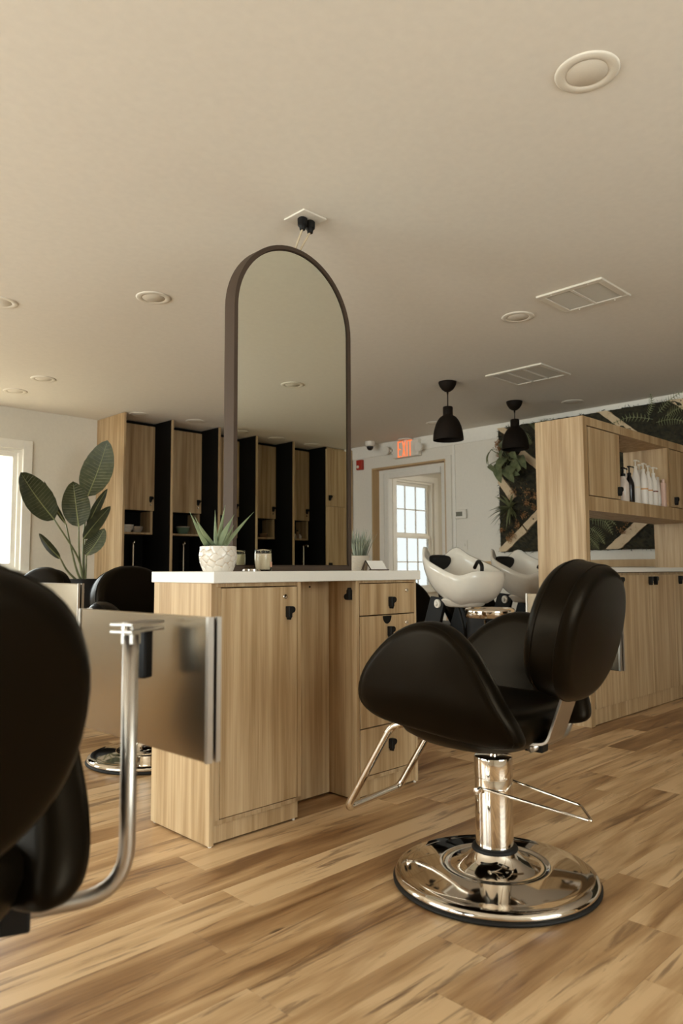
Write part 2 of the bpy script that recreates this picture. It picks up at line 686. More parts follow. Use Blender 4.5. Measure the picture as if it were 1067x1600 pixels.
def wall_with_holes(name, m, axis, c0, c1, a0, a1, holes):
    """axis 'x': wall is a slab c0..c1 in x, running along y from a0..a1; holes (a,b,z0,z1)"""
    mb = MB()

    def slab(p, q, z0, z1):
        if q - p < 1e-4 or z1 - z0 < 1e-4:
            return
        if axis == 'x':
            mb.box(c0, p, z0, c1, q, z1)
        else:
            mb.box(p, c0, z0, q, c1, z1)
    cur = a0
    for (p, q, z0, z1) in sorted(holes):
        slab(cur, p, 0, CH)
        slab(p, q, 0, z0)
        slab(p, q, z1, CH)
        cur = q
    slab(cur, a1, 0, CH)
    return struct(mb.build(name, m))


# left wall windows (window_1 in view, window_3 out of frame), plus window_2 of the room beyond the exit wall
wall_with_holes('wall_left', M['wall'], 'y', YL, YL + 0.14, XF, 9.5, [W1, W2, W3])
wall_with_holes('wall_back', M['wall'], 'y', YB - 0.14, YB, XF, 9.5, BW)
wall_with_holes('wall_front', M['wall'], 'x', XF - 0.14, XF, YB, YL, FW)
D_L, D_R = ox(581, 760, XE).y, ox(697, 760, XE).y
D_T = ox(690, 717.5, XE).z
wall_with_holes('wall_exit', M['white_wall'], 'x', XE, XE + 0.10, YB, YL, [(D_R, D_L, 0, D_T)])
wall_with_holes('wall_far', M['white_wall'], 'x', 9.3, 9.42, YB, YL, PW_)
wall_with_holes('wall_passage', M['white_wall'], 'y', 4.1, 4.2, XE + 0.1, 9.3, [])


def window_y(name, w, sashes, grid, yin=YL, glass='glass'):
    """window in the left wall: casing on the room side, frame, sashes with muntins and panes"""
    x0, x1, z0, z1 = w
    t = struct(MB().box(x0, yin + 0.02, z0, x0 + 0.03, yin + 0.13, z1).box(x1 - 0.03, yin + 0.02, z0, x1, yin + 0.13, z1)
               .box(x0 + 0.03, yin + 0.02, z1 - 0.03, x1 - 0.03, yin + 0.13, z1).box(x0 + 0.03, yin + 0.02, z0, x1 - 0.03, yin + 0.13, z0 + 0.03).build(name, M['trim']))
    cw = 0.085
    for (a, b, c, d) in ((x0 - cw, x0, z0, z1 + cw), (x1, x1 + cw, z0, z1 + cw), (x0, x1, z1, z1 + cw)):
        bx('casing', M['trim'], t, a, yin - 0.018, c, b, yin - 0.001, d, 0.003)
    bx('sill', M['trim'], t, x0 - cw - 0.02, yin - 0.06, z0 - 0.03, x1 + cw + 0.02, yin + 0.10, z0, 0.004)
    nx, nz = grid
    zs = [z0 + 0.03 + (z1 - z0 - 0.06) * k / sashes for k in range(sashes + 1)]
    for k in range(sashes):
        yy = yin + (0.05 if k == 0 else 0.085)
        a, b, c, d = x0 + 0.03, x1 - 0.03, zs[k], zs[k + 1]
        s = 0.04
        sa = MB().box(a, yy, c, a + s, yy + 0.03, d).box(b - s, yy, c, b, yy + 0.03, d).box(a + s, yy, c, b - s, yy + 0.03, c + s).box(a + s, yy, d - s, b - s, yy + 0.03, d).build('sash', M['trim'], t)
        for i in range(1, nx):
            xm = a + s + (b - a - 2 * s) * i / nx
            MB().box(xm - 0.008, yy + 0.008, c + s, xm + 0.008, yy + 0.022, d - s).build('muntin', M['trim'], sa)
        for i in range(1, nz):
            zm = c + s + (d - c - 2 * s) * i / nz
            MB().box(a + s, yy + 0.008, zm - 0.008, b - s, yy + 0.022, zm + 0.008).build('muntin', M['trim'], sa)
        MB().box(a + s, yy + 0.013, c + s, b - s, yy + 0.017, d - s).build('pane', M[glass], sa)
    return t


window_y('window_1', W1, 1, (2, 1))
window_y('window_2', W2, 2, (3, 2), glass='dimmed_glass')
window_y('window_3', W3, 1, (2, 1))
for k, (a, b, c, d) in enumerate(FW):
    t = struct(MB().box(XF - 0.12, a, c, XF - 0.02, a + 0.05, d).box(XF - 0.12, b - 0.05, c, XF - 0.02, b, d).box(XF - 0.12, a + 0.05, c, XF - 0.02, b - 0.05, c + 0.05)
               .box(XF - 0.12, a + 0.05, d - 0.05, XF - 0.02, b - 0.05, d).build('window_%d' % (4 + k), M['trim']))
    MB().box(XF - 0.075, a + 0.05, c + 0.05, XF - 0.07, b - 0.05, d - 0.05).build('pane', M['glass'], t)
    bx('sill', M['trim'], t, XF - 0.02, a - 0.05, c - 0.03, XF + 0.08, b + 0.05, c, 0.003)
for k, (a, b, c, d) in enumerate(BW):
    t = struct(MB().box(a, YB - 0.12, c, a + 0.05, YB - 0.02, d).box(b - 0.05, YB - 0.12, c, b, YB - 0.02, d).box(a + 0.05, YB - 0.12, c, b - 0.05, YB - 0.02, c + 0.05)
               .box(a + 0.05, YB - 0.12, d - 0.05, b - 0.05, YB - 0.02, d).build('window_%d' % (8 + k), M['trim']))
    MB().box(a + 0.05, YB - 0.075, c + 0.05, b - 0.05, YB - 0.07, d - 0.05).build('pane', M['glass'], t)
    bx('sill', M['trim'], t, a - 0.05, YB - 0.02, c - 0.03, b + 0.05, YB + 0.08, c, 0.003)
# grey awning outside window_1
aw = thing('awning', 'grey awning edge seen through the window beside the tall leafy plant', 'awning', (2.2, 7.9, 0))
p = oy(0, 702, 7.9)
q = oy(19, 715, 7.9)
bx('valance', M['outside'], aw, -1.0, -0.03, q.z, q.x - 2.2, 0.03, p.z, 0.004)
MB().box(-1.0, -0.02, p.z, q.x - 2.2, 0.5, p.z + 0.03).build('canopy', M['outside'], aw)
MB().tube([(-0.95, 0.45, 0.0), (-0.95, 0.45, p.z)], 0.02).build('post', M['outside'], aw)
MB().tube([(q.x - 2.25, 0.45, 0.0), (q.x - 2.25, 0.45, p.z)], 0.02).build('post', M['outside'], aw)
struct(MB().box(-8, YL + 0.15, -0.15, 14, 16, -0.02).build('pavement', M['tan']))

# door_1: wood lined opening in the exit wall and the white door frame set in it
door = struct(MB().box(XE - 0.003, D_L - 0.02, 0, XE + 0.11, D_L + 0.0005, D_T).box(XE - 0.003, D_R + 0.02, D_T - 0.02, XE + 0.11, D_L - 0.02, D_T + 0.0005)
              .box(XE - 0.003, D_R - 0.0005, 0, XE + 0.11, D_R + 0.02, D_T).build('door_1', M['pine']))
XI = XE + 0.11
di_l, di_r, di_t = ox(608, 800, XI).y, ox(690, 800, XI).y, ox(640, 744, XI).z
bx('frame', M['trim'], door, XI, D_R - 0.1, di_t, XI + 0.06, D_L + 0.1, D_T + 0.2, 0.002)
bx('frame', M['trim'], door, XI, di_l, 0, XI + 0.06, D_L + 0.1, di_t, 0.002)
bx('frame', M['trim'], door, XI, D_R - 0.1, 0, XI + 0.06, di_r, di_t, 0.002)
for (a, b) in ((di_l, di_l + 0.055),):
    bx('casing', M['trim'], door, XI - 0.015, a, 0, XI, b, di_t + 0.07, 0.004)
bx('casing', M['trim'], door, XI - 0.015, di_r, di_t, XI, di_l, di_t + 0.07, 0.004)
bx('casing', M['trim'], door, XI - 0.012, di_l + 0.075, 0, XI, di_l + 0.09, di_t + 0.07, 0.003)
# trims of the exit wall: crown board, door casing, batten, wood rail
struct(bx('trim_1', M['trim'], None, XE - 0.014, YB, CH - 0.15, XE, YL, CH, 0.002))
cw = ox(706, 760, XE).y
struct(bx('trim_2', M['white_wall'], None, XE - 0.012, cw, 0, XE, D_R - 0.001, D_T + 0.03, 0.002))
bt = ox(709, 800, XE).y
struct(bx('trim_3', M['trim'], None, XE - 0.010, bt - 0.03, 0, XE, bt, CH - 0.15, 0.002))
zr = ox(1000, 879.5, XE).z
struct(bx('trim_4', M['pine'], None, XE - 0.03, YB, zr - 0.035, XE, bt - 0.03, zr + 0.032, 0.004))
struct(bx('baseboard_left', M['trim'], None, XF, YL - 0.014, 0, 3.36, YL, 0.11, 0.003))
struct(bx('baseboard_exit', M['trim'], None, XE - 0.016, 2.45, 0, XE, D_R - 0.13, 0.11, 0.003))
struct(bx('baseboard_front', M['trim'], None, XF, YB, 0, XF + 0.014, YL - 0.014, 0.11, 0.003))
struct(bx('baseboard_back', M['trim'], None, XF + 0.014, YB, 0, 3.9, YB + 0.014, 0.11, 0.003))


# ------------------------------------------------------------------ small shared builders
def handle_poly():
    pts = [(-0.013, 0.024), (0.004, 0.024)]
    for k in range(9):
        a = PI / 2 - PI * k / 8
        pts.append((0.006 + 0.0125 * math.cos(a), 0.0115 + 0.0125 * math.sin(a)))
    pts += [(0.003, -0.004), (0.003, -0.016), (-0.001, -0.019), (-0.003, -0.026), (-0.007, -0.026), (-0.009, -0.019), (-0.013, -0.016)]
    return pts


HP = handle_poly()


def handle(parent, loc, s=-1, scale=1.0, flip=False):
    """black drop-shaped cupboard handle on a face whose outward normal is s*Y"""
    k = -1 if flip else 1
    mb = MB().prism(HP, lambda a, b, t: (k * a * scale, s * t, b * scale), 0.0, 0.022 * scale)
    return mb.build('handle', M['black'], parent, bevel=0.002, loc=loc)


def lock(parent, loc, s=-1):
    mb = MB().lathe([(0, 0), (0.0095, 0), (0.0095, 0.004), (0.008, 0.006), (0.0055, 0.006), (0.005, 0.003), (0, 0.003)], 16)
    mb.v = [(x, s * z, y) for x, y, z in mb.v]
    return mb.build('lock', M['chrome'], parent, smooth='auto', loc=loc)


# ------------------------------------------------------------------ styling station
SX0, SX1, SY0, SY1, SH = 1.457, 2.549, 2.114, 2.489, 0.882
st = thing('styling_station', 'oak styling station with white top, cupboard, knee space and drawers', 'cabinet', (SX0, SY0, 0))
Wd, Dp = SX1 - SX0, SY1 - SY0


def S(name, m, x0, y0, z0, x1, y1, z1, bev=0.0012, par=st):
    return bx(name, m, par, x0 - SX0, y0 - SY0, z0, x1 - SX0, y1 - SY0, z1, bev)


S('side_panel', M['oak'], SX0, SY0, 0.006, SX0 + 0.019, SY1, SH)
S('side_panel', M['oak'], 1.847, SY0, 0.086, 1.866, SY1 - 0.02, SH)
S('side_panel', M['oak'], 2.165, SY0, 0.006, 2.184, SY1 - 0.02, SH)
S('side_panel', M['oak'], SX1 - 0.014, SY0, 0.006, SX1, SY1, SH)
S('rail', M['oak_edge'], SX0 + 0.019, SY0, 0.868, 1.847, SY0 + 0.3, SH)
S('rail', M['oak_edge'], 2.184, SY0, 0.871, SX1 - 0.014, SY0 + 0.3, SH)
S('rail', M['oak_edge'], SX0 + 0.019, SY0 + 0.001, 0.084, SX0 + 0.041, SY0 + 0.25, 0.868)
S('shelf', M['oak_edge'], SX0 + 0.019, SY0 + 0.004, 0.068, 1.847, SY0 + 0.33, 0.084)
S('shelf', M['oak_edge'], 2.184, SY0 + 0.004, 0.068, SX1 - 0.014, SY0 + 0.33, 0.084)
S('plinth', M['oak'], SX0 + 0.019, SY0 + 0.012, 0.008, 1.860, SY0 + 0.03, 0.068)
S('plinth', M['oak'], 2.184, SY0 + 0.012, 0.008, SX1 - 0.014, SY0 + 0.03, 0.068)
S('back_panel', M['oak'], SX0 + 0.019, SY1 - 0.02, 0.006, SX1 - 0.014, SY1, SH)
S('knee_panel', M['oak'], 1.866, 2.274, 0.006, 2.165, 2.292, SH)
S('cupboard_liner', M['oak_edge'], SX0 + 0.041, SY0 + 0.24, 0.084, 1.847, SY0 + 0.25, 0.868)
d = S('door', M['oak'], 1.499, SY0 - 0.001, 0.088, 1.845, SY0 + 0.018, 0.864)
hp = oy(450, 957, SY0)
handle(d, (hp.x - 1.672, -0.0095, hp.z - 0.088))
lp = oy(444.5, 932, SY0)
lock(d, (lp.x - 1.672, -0.0095, lp.z - 0.088))
drz = [(0.738, 0.868), (0.478, 0.733), (0.281, 0.474), (0.089, 0.276)]
for k, (a, b) in enumerate(drz):
    d = S('drawer', M['oak'], 2.187, SY0 - 0.001, a, 2.532, SY0 + 0.018, b)
    h = {0: (609.5, 941), 1: (608, 987), 2: None, 3: (610, 1162)}[k]
    if h:
        q = oy(h[0], h[1], SY0)
        handle(d, (q.x - 2.3595, -0.0095, q.z - a))
    else:
        handle(d, (0, -0.0095, (b - a) / 2))
    lk = {0: (634.5, 922), 1: (634, 972), 2: None, 3: (634, 1138)}[k]
    if lk:
        q = oy(lk[0], lk[1], SY0)
        lock(d, (q.x - 2.3595, -0.0095, q.z - a))
    if k == 1:  # half-round finger hole at the top of the drawer
        q = oy(604.5, 968, SY0)
        pts = [(0.028 * math.cos(PI + PI * i / 14), 0.034 * math.sin(PI + PI * i / 14)) for i in range(15)]
        MB().prism(pts, lambda u, v, t: (u, t, v), -0.0005, 0.012).build('finger_hole', M['black'], d, loc=(q.x - 2.3595, -0.0095, b - a - 0.002))
    MB().box(-0.155, 0.009, 0.01, 0.155, 0.26, b - a - 0.03).build('drawer_box', M['oak_edge'], d)
# hook handle on the knee space side wall and the small cable hole
q = ox(547, 928, 2.165)
mb = MB().prism([(a, -b) for a, b in HP], lambda a, b, t: (-t, a, b), 0.0, 0.02)
mb.build('hook', M['black'], st, bevel=0.002, loc=(2.165 - SX0, q.y - SY0, q.z))
q = oy(483.5, 917, 2.274)
mb = MB().lathe([(0, 0), (0.004, 0), (0.004, 0.003), (0, 0.003)], 10)
mb.v = [(x, -z, y) for x, y, z in mb.v]
mb.build('cable_hole', M['black'], st, loc=(q.x - SX0, 2.274 - SY0, q.z))
for (x, yv) in ((SX0 + 0.012, SY0 + 0.012), (1.845, SY0 + 0.02), (2.175, SY0 + 0.02), (SX1 - 0.01, SY0 + 0.012), (SX0 + 0.012, SY1 - 0.012), (SX1 - 0.01, SY1 - 0.012)):
    MB().lathe([(0.006, 0), (0.006, 0.009)], 10).build('foot', M['white_plastic'], st, loc=(x - SX0, yv - SY0, 0))
CT = 0.9225
S('countertop', M['quartz'], SX0 - 0.006, SY0 - 0.022, SH, SX1 + 0.006, SY1 + 0.012, CT, 0.003)

# ------------------------------------------------------------------ arched mirror
MYF, MYB = 2.298, 2.362
MX0, MX1 = oy(363.6, 850, MYF).x, oy(549.2, 850, MYF).x
MR = (MX1 - MX0) / 2
MCX = (MX0 + MX1) / 2
MT = oy(463, 388, MYF).z
mi = thing('arched_mirror', 'tall arched mirror in a dark bronze frame standing on the station top', 'mirror', (MCX, MYB, CT))


def arch(hw, zt, z0, n=36):
    pts = [(hw, z0)]
    zs = zt - hw
    for k in range(n + 1):
        a = PI * k / n
        pts.append((hw * math.cos(a), zs + hw * math.sin(a)))
    pts.append((-hw, z0))
    return pts


ZT = MT - CT
fo, fi = arch(MR, ZT, 0.0), arch(MR - 0.017, ZT - 0.017, 0.02)
n = len(fo)
vs = []
for yv in (MYF - MYB, 0.0):
    vs += [(x, yv, z) for x, z in fo] + [(x, yv, z) for x, z in fi]
fs = []
for k in range(n):
    k2 = (k + 1) % n
    fs += [(k, k2, n + k2, n + k), (2 * n + k2, 2 * n + k, 3 * n + k, 3 * n + k2), (k2, k, 2 * n + k, 2 * n + k2), (n + k, n + k2, 3 * n + k2, 3 * n + k)]
MB().add(vs, fs).build('frame', M['bronze'], mi, smooth='auto')
gl = arch(MR - 0.0175, ZT - 0.0175, 0.0205)
MB().prism(gl, lambda a, b, t: (a, t, b), 2.305 - MYB, 2.309 - MYB).build('mirror_glass', M['mirror'], mi)
MB().prism(gl, lambda a, b, t: (a, t, b), 2.352 - MYB, 2.356 - MYB).build('mirror_glass', M['mirror'], mi)
mb = MB()
for A, B in ((gl, arch(MR - 0.0215, ZT - 0.0215, 0.0245)),):
    vs = [(x, 2.3045 - MYB, z) for x, z in A] + [(x, 2.303 - MYB, z) for x, z in B]
    mb.add(vs, [(k, (k + 1) % n, n + (k + 1) % n, n + k) for k in range(n)])
mb.build('bevelled_edge', M['bronze'], mi)

# cable plate on the ceiling with two glands and cords down to the mirror
pc = oz(477, 341.5, CH)
cp = thing('ceiling_cord_plate', 'white square ceiling plate with two black cord grips above the mirror', 'ceiling plate', (pc.x, pc.y, CH))
bx('plate', M['white_plastic'], cp, -0.066, -0.066, -0.008, 0.066, 0.066, 0, 0.003)
for sgn in (-1, 1):
    g = sgn * 0.022
    gp = (g, -0.006 + 0.0 * g, -0.06)
    MB().lathe([(0.012, 0.0), (0.014, 0.012), (0.021, 0.02), (0.022, 0.047), (0.018, 0.052)], 12).build('cord_grip', M['black'], cp, smooth='auto', loc=gp)
    e = Vector((MCX + 0.012 * sgn + 0.02, 2.325, MT - 0.004)) - Vector((pc.x, pc.y, CH))
    MB().tube([(gp[0], gp[1], gp[2] + 0.005), tuple(e)], 0.0046, 8).build('cord', M['tan'], cp)

# ------------------------------------------------------------------ salon chair
def tree_copy_chair(src, loc, rz, label):
    c = dup_tree(src)
    c.location = loc
    c.rotation_euler = (0, 0, rz)
    c['label'] = label
    return c


def make_chair(label, loc):
    t = thing('salon_chair', label, 'salon chair', loc, 0, 'black salon chairs')
    # base
    MB().lathe([(0.27, 0.0), (0.298, 0.001), (0.305, 0.005), (0.305, 0.010), (0.299, 0.014), (0.28, 0.014)], 72).build('base_ring', M['rubber'], t, smooth=True)
    b = MB().lathe([(0.292, 0.012), (0.299, 0.014), (0.300, 0.022), (0.294, 0.030), (0.280, 0.035), (0.262, 0.034), (0.245, 0.037), (0.20, 0.046), (0.165, 0.051), (0.158, 0.052), (0.153, 0.049), (0.148, 0.047),
                    (0.13, 0.050), (0.105, 0.058), (0.085, 0.070), (0.070, 0.086), (0.064, 0.100)], 72, cap=False).build('base', M['chrome'], t, smooth=True)
    MB().lathe([(0.058, 0.088), (0.066, 0.089), (0.069, 0.096), (0.066, 0.103), (0.058, 0.104)], 40).build('collar', M['rubber'], t, smooth=True)
    MB().lathe([(0.056, 0.098), (0.056, 0.30), (0.0555, 0.302), (0.0555, 0.305), (0.0575, 0.307), (0.0575, 0.36), (0.0565, 0.364), (0.053, 0.366), (0.016, 0.366)], 48).build('column', M['chrome'], t, smooth='auto')
    MB().lathe([(0.0125, 0.36), (0.0125, 0.412)], 20).build('piston', M['chrome'], t, smooth='auto')
    # pump pedal: bent wire loop
    pth = round_path([(0.052, -0.005, 0.275), (0.066, -0.02, 0.282), (0.060, -0.245, 0.250), (-0.047, -0.318, 0.248), (-0.058, 0.0, 0.278), (-0.05, 0.028, 0.272)], 0.012, 5)
    MB().tube(pth, 0.0042, 10).build('pedal', M['chrome'], t, smooth=True)
    mb = MB().lathe([(0, 0), (0.010, 0), (0.010, 0.02), (0.006, 0.022), (0, 0.022)], 14)
    mb.v = [(-0.053 - z, 0.018 + x, 0.272 + y) for x, y, z in mb.v]
    mb.build('pedal_boss', M['chrome'], t, smooth='auto')
    # seat: tulip shaped upholstered shell
    out = superell(0.262, 0.262, 3.0, 44)
    lev = [(0.398, 0.30), (0.402, 0.52), (0.415, 0.72), (0.44, 0.88), (0.468, 0.97), (0.495, 1.0), (0.517, 0.975), (0.53, 0.91), (0.537, 0.8), (0.541, 0.55), (0.543, 0.25)]
    vs, fs = [], []
    for z, sc in lev:
        vs += [(x * sc, y * sc * (0.74 if y < 0 else 1.05), z + 0.04 * max(0, y * sc) ** 1.0 * (1 if z > 0.46 else 0.6)) for x, y in out]
    m = len(out)
    for i in range(len(lev) - 1):
        for k in range(m):
            k2 = (k + 1) % m
            fs.append((i * m + k, i * m + k2, (i + 1) * m + k2, (i + 1) * m + k))
    fs.append(tuple(reversed(range(m))))
    fs.append(tuple((len(lev) - 1) * m + k for k in range(m)))
    MB().add(vs, fs).build('seat', M['leather'], t, smooth=True)
    bx('seat_plate', M['black'], t, -0.06, -0.07, 0.392, 0.06, 0.07, 0.403, 0.003)
    # arms: big teardrop pads
    prof = [(0.298, 0.555), (0.272, 0.632), (0.198, 0.712), (0.113, 0.765), (0.036, 0.782), (-0.030, 0.768), (-0.088, 0.718), (-0.137, 0.645), (-0.175, 0.570), (-0.208, 0.502),
            (-0.205, 0.458), (-0.13, 0.444), (-0.02, 0.450), (0.11, 0.466), (0.22, 0.484), (0.278, 0.512)]
    outl = smooth_closed(prof, 4)
    for s in (-1, 1):
        def fn(a, b, h, s=s):
            inward = 0.11 * max(0.0, (0.60 - b) / 0.18) ** 1.6
            flare = 0.018 * max(0.0, (b - 0.6) / 0.18)
            return (s * (0.268 - inward * 0.6 + flare + h), a, b)
        arm = MB().puffy(outl, fn, 0.088, 0.038, 0.012, 6).build('armrest', M['leather'], t, smooth=True)
        seam = []
        P = np.array(outl)
        c = P.mean(0)
        for p_ in P:
            q_ = c + (p_ - c) * 0.950
            v = fn(q_[0], q_[1], 0.032)
            seam.append(v)
        MB().tube(seam + [seam[0]], 0.0014, 6, cap=False).build('piping', M['leather2'], arm, smooth=True)
    # round backrest leaning back
    bo = superell(0.214, 0.192, 2.25, 48)
    lean = math.radians(13)
    cz, cy = 0.758, -0.287

    def fb(a, b, h):
        return (a - 0.036, cy + h * math.cos(lean) - b * math.sin(lean), cz + b * math.cos(lean) + h * math.sin(lean))
    bk = MB().puffy(bo, fb, 0.132, 0.040, 0.010, 6).build('backrest', M['leather'], t, smooth=True)
    for h in (-0.032, 0.034):
        ring = [fb(a * 1.001, b * 1.001, h) for a, b in bo]
        MB().tube(ring + [ring[0]], 0.0016, 6, cap=False).build('piping', M['leather2'], bk, smooth=True)
    # aluminium bracket carrying the backrest
    sec = round_path([(0, -0.272, 0.62), (0, -0.243, 0.545), (0, -0.205, 0.440), (0, -0.10, 0.425)], 0.02, 5)
    vs, fs = [], []
    for i, p_ in enumerate(sec):
        tdir = (sec[min(i + 1, len(sec) - 1)] - sec[max(i - 1, 0)]).normalized()
        nn = Vector((0, -tdir.z, tdir.y))
        for (sx, th) in ((-0.075, -0.0045), (0.035, -0.0045), (0.035, 0.0045), (-0.075, 0.0045)):
            vs.append((sx, p_.y + nn.y * th, p_.z + nn.z * th))
    for i in range(len(sec) - 1):
        for k in range(4):
            k2 = (k + 1) % 4
            fs.append((i * 4 + k, i * 4 + k2, i * 4 + 4 + k2, i * 4 + 4 + k))
    fs += [(3, 2, 1, 0), tuple(len(vs) - 4 + k for k in range(4))]
    MB().add(vs, fs).build('back_bracket', M['alu'], t, bevel=0.0015)
    # footrest
    pth = round_path([(-0.12, 0.17, 0.47), (-0.122, 0.29, 0.435), (-0.125, 0.470, 0.147), (0.178, 0.472, 0.150), (0.175, 0.29, 0.435), (0.16, 0.17, 0.47)], 0.03, 6)
    MB().tube(pth, 0.0125, 14).build('footrest', M['chrome'], t, smooth=True)
    # side tray on its tube
    pth = round_path([(0.05, -0.10, 0.392), (0.16, -0.10, 0.390), (0.352, -0.10, 0.394), (0.352, -0.10, 0.818)], 0.08, 8)
    MB().tube(pth, 0.0135, 16).build('tray_arm', M['alu'], t, smooth=True)
    bx('arm_clamp', M['black'], t, 0.075, -0.125, 0.374, 0.120, -0.065, 0.432, 0.004)
    tr = bx('tray', M['steel'], t, 0.425, -0.205, 0.605, 0.433, 0.140, 0.843, 0.002)
    bx('tray_leaf', M['steel'], tr, 0.0135, -0.168, 0.002, 0.0205, 0.1725, 0.236, 0.001)
    for yv in (-0.174, 0.174):
        MB().box(-0.006, yv - 0.003, 0.0, 0.0055, yv + 0.003, 0.238).box(0.0125, yv - 0.003, 0.0, 0.022, yv + 0.003, 0.238).build('edge_strip', M['alu'], tr)
    hb = MB().box(-0.03, -0.022, 0.0, 0.071, 0.022, 0.005).box(-0.03, -0.022, 0.012, 0.071, 0.022, 0.017).box(-0.012, -0.012, -0.02, 0.012, 0.012, 0.012).build('hinge_bracket', M['alu'], t, bevel=0.0012, loc=(0.352, -0.10, 0.822))
    bx('hinge_block', M['black'], hb, 0.045, 0.0, -0.085, 0.071, 0.045, 0.004, 0.003)
    for (yv, zv) in ((0.022, -0.012), (0.022, -0.072)):
        MB().tube([(0.045, yv, zv), (0.041, yv, zv)], 0.006, 12).build('bolt', M['chrome'], hb, smooth='auto')
    MB().tube([(-0.018, 0.0, 0.018), (-0.018, 0.0, -0.003)], 0.005, 12).build('bolt', M['chrome'], hb, smooth='auto')
    return t


ch2 = make_chair('black salon chair on a round chrome base in front of the oak drawers', (1.923, 1.301, 0))
ch2.rotation_euler = (0, 0, math.radians(6))
ch1 = tree_copy_chair(ch2, (0.212, 1.205, 0), math.radians(10), 'large blurred black chair cut off at the frame edge, steel side tray on its tube')
ch3 = tree_copy_chair(ch2, (1.93, 3.31, 0), PI, 'black salon chair behind the oak station, facing this way with its left rim lit')
ch4 = tree_copy_chair(ch2, (1.84, 5.02, 0), math.radians(112), 'distant salon chair below the window, only its rounded back top showing beside the plant')



def place_part(ch, stem, loc, rz, scale=(1, 1, 1)):
    """turn one jointed part of a chair to a given place and heading in the room"""
    for c in ch.children:
        if c.name.split('.')[0] == stem:
            a = -ch.rotation_euler.z
            d_ = Vector(loc) - Vector(ch.location)
            c.location = (d_.x * math.cos(a) - d_.y * math.sin(a), d_.x * math.sin(a) + d_.y * math.cos(a), d_.z)
            c.rotation_euler = (0, 0, rz + a)
            c.scale = scale


# the near chair's tray is swung on its arm
AR = math.radians(-22)
PV = Vector((0.443, 1.232, 0))
vx = PV + Vector((math.cos(AR), math.sin(AR), 0)) * 0.205
place_part(ch1, 'tray_arm', (vx.x - (0.352 * math.cos(AR) + 0.10 * math.sin(AR)), vx.y - (0.352 * math.sin(AR) - 0.10 * math.cos(AR)), 0), AR)
place_part(ch1, 'arm_clamp', (PV.x + 0.035, PV.y - 0.01, 0.366), AR)
place_part(ch2, 'tray', (2.30, 1.235, 0.603), math.radians(-4.5))
place_part(ch1, 'tray', (0.727, 1.297, 0.600), math.radians(2), (1, 1.31, 1.035))
place_part(ch1, 'hinge_bracket', (vx.x, vx.y, 0.822), math.radians(28))
place_part(ch3, 'tray', (1.455, 3.33, 0.625), PI + math.radians(2), (1, 1.31, 1.035))

# ------------------------------------------------------------------ things on the station top
# aloe in a white faceted pot
ap = oy(338, 888, 2.20)
al = thing('aloe_plant', 'spiky aloe in a white glazed pot with raised cell pattern', 'plant', (ap.x, 2.19, CT))
PR, PHt = 0.061, 0.090
cells = []
for r_ in range(5):
    for k in range(11):
        cells.append(((k + 0.5 * (r_ % 2) + random.uniform(-0.25, 0.25)) / 11 * 2 * PI, (r_ + 0.5 + random.uniform(-0.22, 0.22)) / 5))
NA, NZ = 132, 56
vs, fs, gro = [], [], []
for i in range(NA):
    a = 2 * PI * i / NA
    for k in range(NZ + 1):
        tz = k / NZ
        base = PR * (0.80 + 0.26 * math.sin(min(1.0, tz * 1.25) * PI * 0.62) - 0.10 * max(0, tz - 0.55))
        ds = sorted(math.hypot(((a - ca + PI) % (2 * PI) - PI) * 0.058, (tz - cz_) * PHt) for ca, cz_ in cells)[:2]
        e = min(1.0, (ds[1] - ds[0]) / 0.0050)
        gro.append(e < 0.42)
        rr = base + 0.0036 * (e ** 0.6) * (0.0 if tz > 0.985 else 1.0)
        vs.append((rr * math.cos(a), rr * math.sin(a), tz * PHt))
m = NZ + 1
for i in range(NA):
    j = (i + 1) % NA
    for k in range(NZ):
        fs.append((i * m + k, j * m + k, j * m + k + 1, i * m + k + 1))
fs.append(tuple(i * m for i in reversed(range(NA))))
potb = MB().add(vs, fs).lathe([(PR * 0.96, PHt), (PR * 0.88, PHt - 0.001), (PR * 0.86, PHt - 0.012)], 40, cap=False)
pot = potb.build('pot', M['pot_white'], al, smooth=True)
pot.data.materials.append(M['groove'])
for p_ in pot.data.polygons:
    if all(v_ < len(gro) for v_ in p_.vertices) and len(p_.vertices) == 4 and sum(gro[v_] for v_ in p_.vertices) >= 3:
        p_.material_index = 1
MB().lathe([(0.0, PHt - 0.012), (PR * 0.87, PHt - 0.013), (PR * 0.87, PHt - 0.02)], 32).build('soil', M['soil'], al)


def blade(base, tip, w, th, side, bend=0.0, n=10, taper=1.2):
    """thick succulent blade: lens section tapering to a point"""
    base, tip, side = Vector(base), Vector(tip), Vector(side).normalized()
    ax = (tip - base)
    nrm = ax.cross(side).normalized()
    side = nrm.cross(ax).normalized()
    vs, fs = [], []
    sec = [(-1, 0.15), (-0.6, 0.0), (0, -0.25), (0.6, 0.0), (1, 0.15), (0.6, 0.55), (0, 0.85), (-0.6, 0.55)]
    for i in range(n + 1):
        t = i / n
        c = base + ax * t + nrm * bend * math.sin(t * PI)
        ww = w * (1 - t ** taper) * (0.85 + 0.3 * math.sin(t * PI))
        tt = th * (1 - t ** taper)
        for a, b in sec:
            vs.append(c + side * a * max(ww, 0.0006) + nrm * (b - 0.2) * max(tt, 0.0006))
    m = len(sec)
    for i in range(n):
        for k in range(m):
            k2 = (k + 1) % m
            fs.append((i * m + k, i * m + k2, (i + 1) * m + k2, (i + 1) * m + k))
    fs.append(tuple(reversed(range(m))))
    fs.append(tuple(n * m + k for k in range(m)))
    return MB().add(vs, fs)


